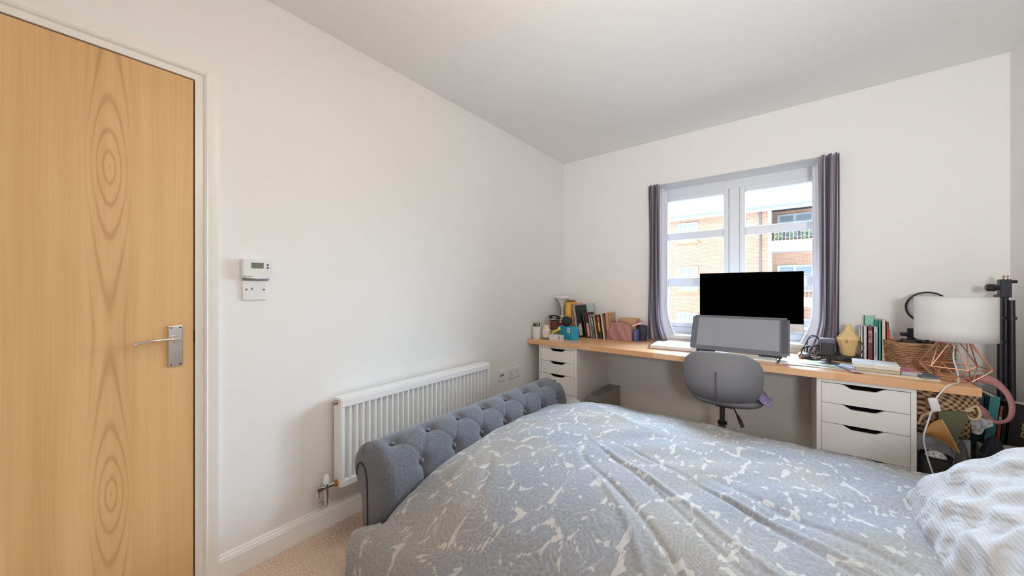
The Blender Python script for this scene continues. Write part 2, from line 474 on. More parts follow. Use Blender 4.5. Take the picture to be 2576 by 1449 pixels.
# ------------------------------------------------------------------ mesh helpers
class MB:
    def __init__(s): s.bm = bmesh.new()
    def box(s, x0, y0, z0, x1, y1, z1, bev=0.0, seg=2):
        r = bmesh.ops.create_cube(s.bm, size=1.0)
        vs_ = r['verts']
        for v in vs_:
            v.co = Vector(((x0 + x1) / 2 + v.co.x * (x1 - x0), (y0 + y1) / 2 + v.co.y * (y1 - y0), (z0 + z1) / 2 + v.co.z * (z1 - z0)))
        if bev > 0:
            es = list({e for v in vs_ for e in v.link_edges})
            bmesh.ops.bevel(s.bm, geom=es, offset=bev, segments=seg, affect='EDGES', profile=0.5)
        return s
    def prism(s, pts, axis, c0, c1):
        """outline pts in the two axes other than `axis`, extruded c0..c1"""
        def P(a, b, c):
            return {'x': (c, a, b), 'y': (a, c, b), 'z': (a, b, c)}[axis]
        A = [s.bm.verts.new(P(a, b, c0)) for a, b in pts]
        B = [s.bm.verts.new(P(a, b, c1)) for a, b in pts]
        n = len(pts)
        s.bm.faces.new(A); s.bm.faces.new(list(reversed(B)))
        for i in range(n):
            j = (i + 1) % n
            s.bm.faces.new((A[i], B[i], B[j], A[j]))
        return s
    def lathe(s, prof, c=(0, 0, 0), n=32, cap=True):
        rings = []
        for r, z in prof:
            if r < 1e-5: rings.append([s.bm.verts.new((c[0], c[1], c[2] + z))])
            else: rings.append([s.bm.verts.new((c[0] + r * cos(2 * pi * i / n), c[1] + r * sin(2 * pi * i / n), c[2] + z)) for i in range(n)])
        for a, b in zip(rings, rings[1:]):
            for i in range(n):
                j = (i + 1) % n
                if len(a) == 1 and len(b) == 1: continue
                if len(a) == 1: s.bm.faces.new((a[0], b[j], b[i]))
                elif len(b) == 1: s.bm.faces.new((a[i], a[j], b[0]))
                else: s.bm.faces.new((a[i], a[j], b[j], b[i]))
        if cap:
            if len(rings[0]) > 1: s.bm.faces.new(list(reversed(rings[0])))
            if len(rings[-1]) > 1: s.bm.faces.new(rings[-1])
        return s
    def tube(s, pts, r, n=8, closed=False, rz=None):
        pts = [Vector(p) for p in pts]
        m = len(pts)
        rings = []
        up = None
        for i, p in enumerate(pts):
            if closed: d = pts[(i + 1) % m] - pts[i - 1]
            else: d = pts[min(i + 1, m - 1)] - pts[max(i - 1, 0)]
            d.normalize()
            if up is None:
                up = Vector((0, 0, 1)) if abs(d.z) < 0.9 else Vector((1, 0, 0))
            up = (up - d * up.dot(d)).normalized()
            sd = d.cross(up)
            rr = r[i] if isinstance(r, (list, tuple)) else r
            r2 = rr if rz is None else rz
            rings.append([s.bm.verts.new(p + up * (r2 * sin(2 * pi * k / n)) + sd * (rr * cos(2 * pi * k / n))) for k in range(n)])
        for i in range(m if closed else m - 1):
            a, b = rings[i], rings[(i + 1) % m]
            for k in range(n):
                j = (k + 1) % n
                s.bm.faces.new((a[k], a[j], b[j], b[k]))
        if not closed:
            s.bm.faces.new(list(reversed(rings[0]))); s.bm.faces.new(rings[-1])
        return s
    def ball(s, c, rx, ry=None, rz=None, u=24, v=14):
        ry = rx if ry is None else ry; rz = rx if rz is None else rz
        r = bmesh.ops.create_uvsphere(s.bm, u_segments=u, v_segments=v, radius=1.0)
        for q in r['verts']: q.co = Vector((c[0] + q.co.x * rx, c[1] + q.co.y * ry, c[2] + q.co.z * rz))
        return s
    def grid(s, f, nu, nv, uvf=None, thick=0.0):
        """f(i/nu, j/nv) -> point"""
        V = [[s.bm.verts.new(f(i / nu, j / nv)) for j in range(nv + 1)] for i in range(nu + 1)]
        lay = s.bm.loops.layers.uv.verify() if uvf else None
        for i in range(nu):
            for j in range(nv):
                q = [(i, j), (i + 1, j), (i + 1, j + 1), (i, j + 1)]
                fc = s.bm.faces.new([V[a][b] for a, b in q])
                if lay:
                    for lp, (a, b) in zip(fc.loops, q): lp[lay].uv = uvf(a / nu, b / nv)
        return s
    def rot(s, ang, axis='Z', c=(0, 0, 0)):
        bmesh.ops.rotate(s.bm, verts=s.bm.verts, cent=Vector(c), matrix=Matrix.Rotation(ang, 3, axis))
        return s
    def move(s, v):
        bmesh.ops.translate(s.bm, verts=s.bm.verts, vec=Vector(v)); return s

def smooth_path(pts, k=8, closed=False):
    P = [Vector(p) for p in pts]
    out = []
    n = len(P)
    rng = range(n) if closed else range(n - 1)
    for i in rng:
        if closed: p0, p1, p2, p3 = P[i - 1], P[i], P[(i + 1) % n], P[(i + 2) % n]
        else: p0, p1, p2, p3 = P[max(i - 1, 0)], P[i], P[i + 1], P[min(i + 2, n - 1)]
        for j in range(k):
            t = j / k
            out.append(0.5 * ((2 * p1) + (p2 - p0) * t + (2 * p0 - 5 * p1 + 4 * p2 - p3) * t * t + (3 * p1 - p0 - 3 * p2 + p3) * t ** 3))
    if not closed: out.append(P[-1])
    return out

def put(name, mb, mat, parent=None, smooth=False, local=False, solid=0.0, sub=0):
    """link one mesh object; unless local, the vertices are given in room coordinates"""
    me = bpy.data.meshes.new(name)
    bm = mb.bm
    bmesh.ops.recalc_face_normals(bm, faces=bm.faces)
    o = bpy.data.objects.new(name, me)
    COL.objects.link(o)
    if parent is not None:
        o.parent = parent
        if not local:
            base = Vector(parent.location)
            q = parent.parent
            while q is not None:
                base += Vector(q.location); q = q.parent
            bmesh.ops.translate(bm, verts=bm.verts, vec=-base)
    elif not local and len(bm.verts):
        # top-level mesh: origin at the middle of its base
        xs = [v.co.x for v in bm.verts]; ys = [v.co.y for v in bm.verts]; zs = [v.co.z for v in bm.verts]
        b = Vector(((min(xs) + max(xs)) / 2, (min(ys) + max(ys)) / 2, min(zs)))
        if mat not in KEEP:
            bmesh.ops.translate(bm, verts=bm.verts, vec=-b)
            o.location = b
    bm.to_mesh(me); bm.free()
    if smooth:
        for p in me.polygons: p.use_smooth = True
        if smooth == 'auto':
            try: me.set_sharp_from_angle(angle=R(35))
            except Exception: pass
    me.materials.append(mat)
    if solid:
        md = o.modifiers.new('thickness', 'SOLIDIFY'); md.thickness = solid; md.offset = 0
    if sub:
        md = o.modifiers.new('round', 'SUBSURF'); md.levels = sub; md.render_levels = sub
    return o
KEEP = ()

def tag(o, label=None, cat=None, group=None, kind=None):
    if label: o['label'] = label
    if cat: o['category'] = cat
    if group: o['group'] = group
    if kind: o['kind'] = kind
    return o

def thing(name, label, cat, loc, rz=0.0, group=None, rot=None):
    o = bpy.data.objects.new(name, None)
    o.empty_display_size = 0.05
    COL.objects.link(o)
    o.location = loc
    o.rotation_euler = rot if rot else (0, 0, rz)
    return tag(o, label, cat, group)

def struct(name, mb, mat, parent=None, **k):
    o = put(name, mb, mat, parent, local=True, **k)
    if parent is None: o['kind'] = 'structure'
    return o

# ------------------------------------------------------------------ room shell
W, H, YB = 2.718, 2.434, -3.80
WX0, WX1, WZ0, WZ1 = 0.865, 2.030, 0.79, 2.052       # window opening
DY0, DY1, DZ = -3.605, -2.790, 1.998                 # door opening (in left wall)

struct('floor', MB().box(-0.3, YB - 0.2, -0.12, W + 0.3, 0.3, 0.0), M_carpet)
struct('ceiling', MB().box(-0.3, YB - 0.2, H, W + 0.3, 0.3, H + 0.12), M_ceil)
w = MB()
w.box(-0.14, DY1, 0, 0, 0.0, H)
w.box(-0.14, YB, 0, 0, DY0, H)
w.box(-0.14, DY0, DZ, 0, DY1, H)
struct('wall_left', w, M_wall)
w = MB()
w.box(-0.14, 0, 0, WX0, 0.34, H)
w.box(WX1, 0, 0, W + 0.14, 0.34, H)
w.box(WX0, 0, WZ1, WX1, 0.34, H)
w.box(WX0, 0, 0, WX1, 0.34, WZ0 - 0.03)
struct('wall_window', w, M_wall)
struct('wall_right', MB().box(W, YB, 0, W + 0.14, 0.0, H), M_wall)
struct('wall_back', MB().box(-0.14, YB - 0.14, 0, W + 0.14, YB, H), M_wall)
struct('wall_hallway', MB().box(-0.9, DY0 - 0.4, 0, -0.8, DY1 + 0.4, H), M_wall)

def skirting(p0, p1, nrm):
    """moulded board from p0 to p1 standing off the wall along nrm"""
    prof = [(0, 0), (0.018, 0), (0.018, 0.078), (0.015, 0.084), (0.015, 0.088), (0.010, 0.094), (0.008, 0.100), (0.004, 0.103), (0, 0.104)]
    m = MB()
    A = [m.bm.verts.new((p0[0] + nrm[0] * a, p0[1] + nrm[1] * a, b)) for a, b in prof]
    B = [m.bm.verts.new((p1[0] + nrm[0] * a, p1[1] + nrm[1] * a, b)) for a, b in prof]
    m.bm.faces.new(A); m.bm.faces.new(list(reversed(B)))
    for i in range(len(prof)):
        j = (i + 1) % len(prof)
        m.bm.faces.new((A[i], B[i], B[j], A[j]))
    return m
struct('baseboard_left', skirting((0, -2.7435), (0, 0), (1, 0)), M_gloss)
struct('baseboard_window', skirting((0.018, 0), (W - 0.018, 0), (0, -1)), M_gloss)
struct('baseboard_right', skirting((W, YB), (W, 0), (-1, 0)), M_gloss)
struct('baseboard_back', skirting((0.0, YB), (W, YB), (0, 1)), M_gloss)

# door, its lining, stops and architrave
def architrave():
    m = MB()
    prof = [(0.0, 0.000), (0.004, 0.011), (0.010, 0.015), (0.014, 0.012), (0.020, 0.013), (0.040, 0.018), (0.046, 0.018), (0.046, 0.0)]
    path = [(DY1, 0.0, 1, 0), (DY1, DZ, 1, 1), (DY0, DZ, -1, 1), (DY0, 0.0, -1, 0)]
    rings = []
    for (y, z, sy, sz) in path:
        rings.append([m.bm.verts.new((b, y + sy * a, z + sz * a)) for a, b in prof])
    for A, B in zip(rings, rings[1:]):
        for i in range(len(prof) - 1):
            m.bm.faces.new((A[i], B[i], B[i + 1], A[i + 1]))
    return m
frame = struct('trim_1', architrave(), M_gloss, smooth='auto')
ln = MB()
ln.box(-0.14, DY1 - 0.022, 0, 0.001, DY1 + 0.001, DZ - 0.022)
ln.box(-0.14, DY0 - 0.001, 0, 0.001, DY0 + 0.022, DZ - 0.022)
ln.box(-0.14, DY0, DZ - 0.022, 0.001, DY1, DZ + 0.001)
lin = struct('door_lining', ln, M_gloss, frame)
st = MB()
st.box(-0.075, DY1 - 0.034, 0, -0.045, DY1 - 0.022, DZ - 0.022)
st.box(-0.075, DY0 + 0.022, 0, -0.045, DY0 + 0.034, DZ - 0.022)
st.box(-0.075, DY0 + 0.022, DZ - 0.034, -0.045, DY1 - 0.022, DZ - 0.022)
struct('door_stop', st, M_dark, frame)
struct('strike_plate', MB().box(-0.030, DY1 - 0.0235, 0.965, -0.006, DY1 - 0.0215, 1.01), M_black, frame)

door = struct('door_1', MB().box(-0.044, DY0 + 0.025, 0.006, -0.003, DY1 - 0.0265, DZ - 0.026, 0.001, 1), M_oak)
# chrome lever handle on a back plate
hp = MB().box(-0.003, -2.887, 0.884, 0.004, -2.848, 1.034, 0.0015, 2)
plate = struct('handle_plate', hp, M_chrome, door)
for (yy, zz) in ((-2.880, 1.027), (-2.855, 1.027), (-2.880, 0.891), (-2.855, 0.891)):
    sm = MB().lathe([(0.0026, 0), (0.0026, 0.0006), (0, 0.001)], n=12).rot(R(90), 'Y').move((0.004, yy, zz))
    struct('screw', sm, M_dark, plate)
sp = MB().lathe([(0.0145, 0), (0.0145, 0.006), (0.0095, 0.010), (0.0095, 0.038)], n=24).rot(R(90), 'Y').move((0.004, -2.8675, 0.985))
lev = [(0.044, -2.860, 0.985), (0.047, -2.875, 0.988), (0.050, -2.90, 0.990), (0.052, -2.93, 0.990), (0.050, -2.955, 0.986), (0.046, -2.975, 0.981)]
sp.tube(smooth_path(lev, 6), [0.0088 - 0.0035 * i / 30 for i in range(31)], 12, rz=0.0052)
struct('door_handle', sp, M_chrome, door, smooth='auto')

# window: reveal, frame, glass, bars
win = struct('window_1', MB().box(WX0, 0.275, WZ0 - 0.03, WX1, 0.36, WZ0, 0.003), M_upvc)
fr = MB()
FY0, FY1 = 0.200, 0.270
XM = (WX0 + WX1) / 2
fr.box(WX0, FY0, WZ0, WX0 + 0.045, FY1, WZ1, 0.004)
fr.box(WX1 - 0.045, FY0, WZ0, WX1, FY1, WZ1, 0.004)
fr.box(WX0 + 0.044, FY0, WZ1 - 0.072, WX1 - 0.044, FY1, WZ1, 0.004)
fr.box(WX0 + 0.044, FY0, WZ0, WX1 - 0.044, FY1, WZ0 + 0.05, 0.004)
fr.box(XM - 0.036, FY0, WZ0 + 0.049, XM + 0.036, FY1, WZ1 - 0.071, 0.004)
struct('window_frame', fr, M_upvc, win)
for (a, b) in ((WX0 + 0.045, XM - 0.036), (XM + 0.036, WX1 - 0.045)):
    z0, z1 = WZ0 + 0.05, WZ1 - 0.072
    t = 0.038
    sf = MB()
    y0, y1 = FY0 - 0.016, FY1 - 0.02
    sf.box(a + 0.002, y0, z0, a + t, y1, z1, 0.004)
    sf.box(b - t, y0, z0, b - 0.002, y1, z1, 0.004)
    sf.box(a + t - 0.001, y0, z1 - t, b - t + 0.001, y1, z1 - 0.002, 0.004)
    sf.box(a + t - 0.001, y0, z0 + 0.002, b - t + 0.001, y1, z0 + t, 0.004)
    sash = struct('sash', sf, M_upvc, win)
    struct('pane', MB().box(a + t - 0.004, 0.226, z0 + t - 0.004, b - t + 0.004, 0.230, z1 - t + 0.004), M_glass, win)
    bars = MB()
    for (q0, q1) in ((1.600, 1.663), (1.190, 1.264)):
        bars.box(a + t - 0.001, 0.212, q0, b - t + 0.001, 0.244, q1, 0.003)
    struct('glazing_bar', bars, M_upvc, win)
struct('trim_2', MB().box(WX0, -0.012, WZ0 - 0.03, WX1, 0.275, WZ0 - 0.0003, 0.004), M_gloss)

# ------------------------------------------------------------------ ceiling lamp (above the picture)
cl = thing('ceiling_light', 'white pendant bulb holder hanging from the ceiling above the bed', 'light', (1.36, -2.5, H))
put('ceiling_rose', MB().lathe([(0.035, -0.03), (0.05, 0)], n=40).move((1.36, -2.5, H)), M_plast, cl, smooth='auto')
put('cord', MB().tube([(1.36, -2.5, H - 0.03), (1.36, -2.5, 2.21)], 0.003, 8), M_plast, cl)
put('bulb_holder', MB().lathe([(0.018, 2.16), (0.020, 2.21), (0.010, 2.225)], (1.36, -2.5, 0), 24), M_plast, cl, smooth='auto')

fl_ = thing('fill_lamp', 'added white fill lamp with a tilted spot head, unseen behind the camera', 'lamp', (2.3, -3.56, 0))  # invented stand that carries the added fill spot, never in view
put('base', MB().lathe([(0.14, 0), (0.14, 0.015), (0.02, 0.03)], (2.3, -3.56, 0), 40), M_plast, fl_, smooth='auto')
put('pole', MB().lathe([(0.012, 0.02), (0.012, 1.26)], (2.3, -3.56, 0), 16), M_plast, fl_, smooth='auto')
put('fill_lamp_head', MB().tube([(2.303, -3.59, 1.258), (2.302, -3.565, 1.270), (2.300, -3.54, 1.281)], [0.02, 0.05, 0.075], 24), M_plast, fl_, smooth='auto')

# ------------------------------------------------------------------ across the road
G = -3.2
struct('ground', MB().box(-30, 0.6, G - 0.1, 30, 45, G), flat(205, 202, 196))
bl = thing('apartment_building', 'red brick apartment building with grey slate roof seen through the window', 'building', (-2.0, 20.0, G))
put('wall', MB().box(-9, 20.0, G, 0.90, 27, 5.45), M_brick, bl)
put('wall', MB().box(0.90, 21.4, G, 8.0, 27, 5.45), M_brick, bl)
put('corner_pier', MB().box(0.90, 19.95, G, 1.06, 21.4, 5.45), flat(235, 238, 240), bl)
rf = MB().prism([(19.55, 5.47), (24.2, 8.9), (24.4, 8.9), (28, 5.47)], 'x', -10, 9)
put('roof', rf, M_slate, bl)
put('fascia', MB().box(-10, 19.62, 5.26, 9, 19.74, 5.44), flat(230, 232, 236), bl)
put('gutter', MB().tube([(-10, 19.56, 5.46), (9, 19.56, 5.46)], 0.07, 8), flat(110, 118, 130), bl)
put('downpipe', MB().tube([(0.58, 19.93, G), (0.58, 19.93, 5.3)], 0.05, 8), flat(96, 96, 104), bl)
M_bglass = simple('far_window_glass', (0.26, 0.29, 0.33, 1), 0.2)
M_bwhite = flat(206, 208, 212)
def far_window(x0, x1, z0, z1, y, leaves=2, sill=True):
    f = MB(); t = 0.09
    f.box(x0, y - 0.06, z0, x1, y, z0 + t); f.box(x0, y - 0.06, z1 - t, x1, y, z1)
    for k in range(leaves + 1):
        xc = x0 + (x1 - x0) * k / leaves
        a = min(max(xc - t * 0.7, x0), x1 - t * 1.4)
        f.box(a, y - 0.065, z0, a + t * 1.4, y, z1)
    zb = z1 - (z1 - z0) * 0.33
    f.box(x0, y - 0.05, zb - 0.03, x1, y, zb + 0.03)
    o = put('window', f, M_bwhite, bl)
    put('pane', MB().box(x0 + 0.02, y - 0.02, z0 + 0.02, x1 - 0.02, y - 0.01, z1 - 0.02), M_bglass, o)
    if sill: put('sill', MB().box(x0 - 0.08, y - 0.1, z0 - 0.14, x1 + 0.08, y, z0), flat(178, 120, 96), o)
for (z0, z1) in ((3.98, 5.12), (1.02, 2.48), (-1.72, -0.27)):
    far_window(-3.56, -2.42, z0, z1, 20.0)
    far_window(-7.5, -6.3, z0, z1, 20.0)
for (z0, z1) in ((3.95, 5.25), (1.0, 2.45), (-1.9, -0.45)):
    far_window(1.28, 4.3, z0, z1, 21.4, 4, False)
for zb in (3.15, 0.25):
    sl = put('balcony', MB().box(1.0, 19.5, zb, 8.0, 21.4, zb + 0.22), flat(205, 208, 214), bl)
    put('balcony_face', MB().box(1.0, 19.46, zb + 0.16, 8.0, 19.52, zb + 0.48), M_bwhite, sl)
    rl = MB()
    rl.tube([(1.0, 19.5, zb + 1.15), (8.0, 19.5, zb + 1.15)], 0.03, 8)
    for k in range(46):
        rl.box(1.05 + k * 0.15, 19.49, zb + 0.48, 1.075 + k * 0.15, 19.51, zb + 1.15)
    put('railing', rl, flat(216, 222, 228), sl)
for k in range(3):
    pb = thing('balcony_plant', ['green plant on the upper balcony opposite, nearest the drainpipe', 'green plant on the upper balcony opposite, second from the drainpipe',
               'green plant on the upper balcony opposite, furthest from the drainpipe'][k], 'plant', (1.35 + k * 0.55, 19.75, 3.37), group='plants on the balcony opposite')
    x = 1.35 + k * 0.55
    put('pot', MB().lathe([(0.09, 0), (0.13, 0.22)], (x, 19.75, 3.37), 16), flat(150, 96, 70), pb)
    fo = MB()
    for q in range(26):
        a = random.random() * 6.28; rr = random.random() * 0.2; hh = 0.3 + random.random() * 0.45
        fo.ball((x + rr * cos(a), 19.75 + rr * sin(a), 3.37 + hh), 0.055, 0.055, 0.05, 6, 4)
    put('foliage', fo, flat(112, 138, 96), pb)

# ------------------------------------------------------------------ curtains
def curtain(label, x0, x1, side, ztop, zbot):
    t = thing('curtain', label, 'curtain', ((x0 + x1) / 2, -0.04, zbot), group='striped curtains at the window')
    n = 60
    def f(u, v):
        # v: 0 top .. 1 bottom ; u across, starting at the outer edge
        xo, xi = (x0, x1) if side < 0 else (x1, x0)
        z = ztop + (zbot - ztop) * v
        flare = 0.0
        if v > 0.80: flare = ((v - 0.80) / 0.20) ** 2 * 0.055 * u
        pinch = 0.012 * sin(v * 3.0 + u * 5) * (1 - v)
        x = xo + (xi - xo) * (u + 0.03 * sin(u * 22 + v)) + (flare if side < 0 else -flare) + pinch * 0.4
        y = -0.046 + 0.026 * sin(u * 2 * pi * 3.5 + 0.6 * sin(v * 4)) * (0.8 + 0.3 * v) - 0.012 * v
        return (x, y, z)
    m = MB().grid(f, n, 40, lambda u, v: (u * 1.7, v))
    put('curtain_cloth', m, M_curtain, t, smooth=True, solid=0.0016)
    def g(u, v):
        xo, xi = (x1 - 0.014, x1 + 0.040) if side < 0 else (x0 + 0.014, x0 - 0.036)
        z = (ztop - 0.03) + (zbot + 0.01 - ztop) * v
        fl = ((v - 0.75) / 0.25) ** 2 * 0.10 if v > 0.75 else 0
        x = xo + (xi - xo) * u + (fl if side < 0 else -fl) * (0.5 + 0.5 * u)
        y = -0.018 + 0.014 * sin(u * 2 * pi * 1.6 + v * 2) + 0.045 * u
        return (x, y, z)
    put('curtain_lining', MB().grid(g, 20, 30), M_lining, t, smooth=True, solid=0.0012)
curtain('left grey striped curtain with pale lining, bunched beside the books', 0.852, 0.948, -1, 2.046, 0.745)
curtain('right grey striped curtain with pale lining, bunched behind the wooden ornament', 1.952, 2.046, 1, 2.046, 0.752)
rod = MB().tube([(0.86, -0.03, 2.043), (2.04, -0.03, 2.043)], 0.0028, 10)
tag(put('curtain_wire', rod, M_plast, smooth=True), 'thin white curtain wire across the top of the window', 'curtain rail')

# ------------------------------------------------------------------ radiator
RY0, RY1, RZ0, RZ1 = -2.299, -1.232, 0.208, 0.640
rad = thing('radiator', 'white ribbed panel radiator on the left wall behind the footboard', 'radiator', (0.07, (RY0 + RY1) / 2, RZ0))
m = MB()
nrib = 31
pitch = (RY1 - RY0 - 0.03) / nrib
out = [(0.052, RY0), (0.100, RY0)]
yy = RY0 + 0.014
for k in range(nrib):
    out += [(0.100, yy), (0.1005, yy + pitch * 0.10), (0.074, yy + pitch * 0.22), (0.074, yy + pitch * 0.62), (0.1005, yy + pitch * 0.84)]
    yy += pitch
out += [(0.100, RY1), (0.052, RY1)]
m.prism(out, 'z', RZ0 + 0.035, RZ1 - 0.045)
put('front_panel', m, M_radi, rad)
m = MB().box(0.050, RY0, RZ1 - 0.046, 0.102, RY1, RZ1 - 0.006, 0.005, 2).box(0.050, RY0, RZ0, 0.102, RY1, RZ0 + 0.036, 0.005, 2)
put('header', m, M_radi, rad)
put('side_cover', MB().box(0.030, RY0 - 0.004, RZ0 + 0.004, 0.100, RY0 + 0.003, RZ1 - 0.002, 0.002, 1), M_radi, rad)
put('side_cover', MB().box(0.030, RY1 - 0.003, RZ0 + 0.004, 0.100, RY1 + 0.004, RZ1 - 0.002, 0.002, 1), M_radi, rad)
gm = MB().box(0.030, RY0, RZ1 - 0.008, 0.101, RY1, RZ1, 0.002, 1)
put('top_grille', gm, M_radi, rad)
for yb_ in (RY0 + 0.15, RY1 - 0.18): put('bracket', MB().box(0.001, yb_, RZ0 + 0.05, 0.05, yb_ + 0.03, RZ1 - 0.05), M_radi, rad)
put('bleed_plug', MB().lathe([(0.011, 0), (0.011, 0.014), (0.007, 0.02)], n=18).rot(R(90), 'X').move((0.066, RY0 - 0.004, RZ1 - 0.022)), simple('aged_nickel', (0.35, 0.29, 0.22, 1), 0.4, 0.9), rad, smooth='auto')
vx, vy, vz = 0.066, RY0 - 0.055, RZ0 + 0.02
va = MB().tube([(vx, RY0 - 0.018, vz), (vx, vy - 0.02, vz)], 0.011, 14).tube([(vx, vy, vz - 0.055), (vx, vy, vz + 0.02)], 0.010, 14)
va.tube([(vx, vy - 0.02, vz), (vx, vy - 0.045, vz)], 0.014, 8).tube([(vx, vy - 0.036, vz - 0.035), (vx, vy - 0.036, vz)], 0.007, 10)
vv = put('valve', va, M_chrome, rad, smooth='auto')
put('valve_cap', MB().lathe([(0.013, 0), (0.014, 0.012), (0.012, 0.03), (0.007, 0.042), (0, 0.044)], (vx, vy, vz + 0.018), 20), M_plast, vv, smooth='auto')
put('union_nut', MB().tube([(vx, RY0 - 0.004, vz + 0.0), (vx, RY0 - 0.020, vz)], 0.015, 6), M_brass, rad)
put('pipe', MB().tube(smooth_path([(vx, vy, vz - 0.055), (vx, vy, vz - 0.085), (vx - 0.02, vy, vz - 0.10), (0.0, vy, vz - 0.10)], 6), 0.007, 12), M_chrome, rad, smooth=True)

# ------------------------------------------------------------------ thermostat, switch, sockets on the left wall
th = thing('thermostat', 'white digital thermostat with small grey display on the left wall', 'thermostat', (0.0, -2.617, 1.212))
prof = [(-2.671, 1.292), (-2.671, 1.226), (-2.668, 1.219), (-2.655, 1.2155), (-2.617, 1.213), (-2.580, 1.2155), (-2.568, 1.219), (-2.563, 1.226), (-2.563, 1.292), (-2.566, 1.296), (-2.668, 1.296)]
m = MB().prism(prof, 'x', 0.0, 0.030)
bmesh.ops.bevel(m.bm, geom=[e for e in m.bm.edges if all(v.co.x > 0.029 for v in e.verts)], offset=0.003, segments=2, affect='EDGES')
put('casing', m, M_plast, th)
put('display', MB().box(0.0298, -2.641, 1.257, 0.0306, -2.597, 1.281), flat(112, 118, 100, 0.3), th)
for zz in (1.274, 1.261):
    put('button', MB().lathe([(0.0042, 0), (0.0042, 0.0012), (0.003, 0.0018)], n=14).rot(R(90), 'Y').move((0.030, -2.582, zz)), flat(86, 88, 92), th)
put('backplate', MB().box(0.0, -2.664, 1.208, 0.010, -2.572, 1.2135), flat(150, 152, 156), th)
sw = thing('blank_switch_plate', 'square white wall plate with two screws just below the thermostat', 'switch', (0.0, -2.622, 1.124))
put('faceplate', MB().box(0.0, -2.665, 1.124, 0.009, -2.579, 1.206, 0.002, 2), M_plast, sw)
for y in (-2.652, -2.590): put('screw', MB().lathe([(0.0038, 0), (0.0038, 0.001)], n=12).rot(R(90), 'Y').move((0.009, y, 1.168)), flat(104, 104, 106), sw)
put('cord_outlet', MB().prism([(-2.636, 1.176), (-2.628, 1.176), (-2.632, 1.163)], 'x', 0.009, 0.0105), flat(150, 148, 146), sw)

so = thing('usb_socket', 'small square wall socket with two dark ports beside the radiator', 'socket', (0.0, -0.985, 0.440))
put('faceplate', MB().box(0.0, -1.030, 0.442, 0.009, -0.944, 0.520, 0.002, 2), M_plast, so)
put('port', MB().box(0.009, -1.004, 0.476, 0.0098, -0.994, 0.494), flat(60, 62, 70), so)
put('port', MB().box(0.009, -0.984, 0.478, 0.0098, -0.966, 0.492), flat(70, 72, 78), so)
so = thing('double_socket', 'double white power socket nearest the drawers under the desk', 'socket', (0.0, -0.823, 0.436))
put('faceplate', MB().box(0.0, -0.896, 0.438, 0.009, -0.751, 0.518, 0.002, 2), M_plast, so)
for y in (-0.862, -0.785):
    put('switch_rocker', MB().box(0.009, y - 0.008, 0.492, 0.012, y + 0.008, 0.510, 0.001, 1), M_plast, so)
    hm = MB()
    hm.box(0.009, y - 0.003, 0.475, 0.0095, y + 0.003, 0.486).box(0.009, y - 0.014, 0.456, 0.0095, y - 0.006, 0.461).box(0.009, y + 0.006, 0.456, 0.0095, y + 0.014, 0.461)
    put('pin_holes', hm, flat(110, 105, 102), so)

# ------------------------------------------------------------------ desk and drawer units
DT, DH = 0.038, 0.732
tag(put('desk', MB().box(0.004, -0.632, DH - DT, 2.457, -0.0005, DH, 0.002, 2), M_block),
    'long oak stave worktop laid over two white drawer units under the window', 'desk')

ZD = [0.673, 0.567, 0.462, 0.310, 0.158, 0.030]
def drawer_unit(x0, label):
    x1 = x0 + 0.36
    yf, yb = -0.614, -0.034
    t = thing('drawer_unit', label, 'drawers', (x0 + 0.18, (yf + yb) / 2, 0), group='white drawer units under the desk')
    c = MB()
    c.box(x0, yf, 0.0, x0 + 0.019, yb, DH - DT - 0.0005, 0.001, 1)
    c.box(x1 - 0.019, yf, 0.0, x1, yb, DH - DT - 0.0005, 0.001, 1)
    c.box(x0 + 0.018, yf, 0.675, x1 - 0.018, yb, DH - DT - 0.0005, 0.001, 1)
    c.box(x0 + 0.018, yb - 0.008, 0.0, x1 - 0.018, yb, 0.676)
    c.box(x0 + 0.018, yf + 0.01, 0.0, x1 - 0.018, yb, 0.028)
    put('carcass', c, M_white, t)
    for i in range(5):
        zt, zb = ZD[i] - 0.0015, ZD[i + 1] + 0.0015
        a, b = x0 + 0.0205, x1 - 0.0205
        xm = (a + b) / 2
        dz = 0.021
        outl = [(a, zb), (b, zb), (b, zt), (xm + 0.084, zt), (xm + 0.072, zt - 0.003), (xm + 0.047, zt - dz + 0.002), (xm + 0.040, zt - dz),
                (xm - 0.040, zt - dz), (xm - 0.047, zt - dz + 0.002), (xm - 0.072, zt - 0.003), (xm - 0.084, zt), (a, zt)]
        d = put('drawer', MB().prism(outl, 'y', yf + 0.001, yf + 0.017), M_white, t)
        put('drawer_box', MB().box(a + 0.005, yf + 0.045, zb + 0.01, b - 0.005, yb - 0.02, zt - 0.03), M_dark, d)  # near-black colour paints in the shade seen through the handle notch
    return t
drawer_unit(0.110, 'white five drawer unit under the desk beside the left wall')
drawer_unit(1.909, 'white five drawer unit under the right end of the desk')

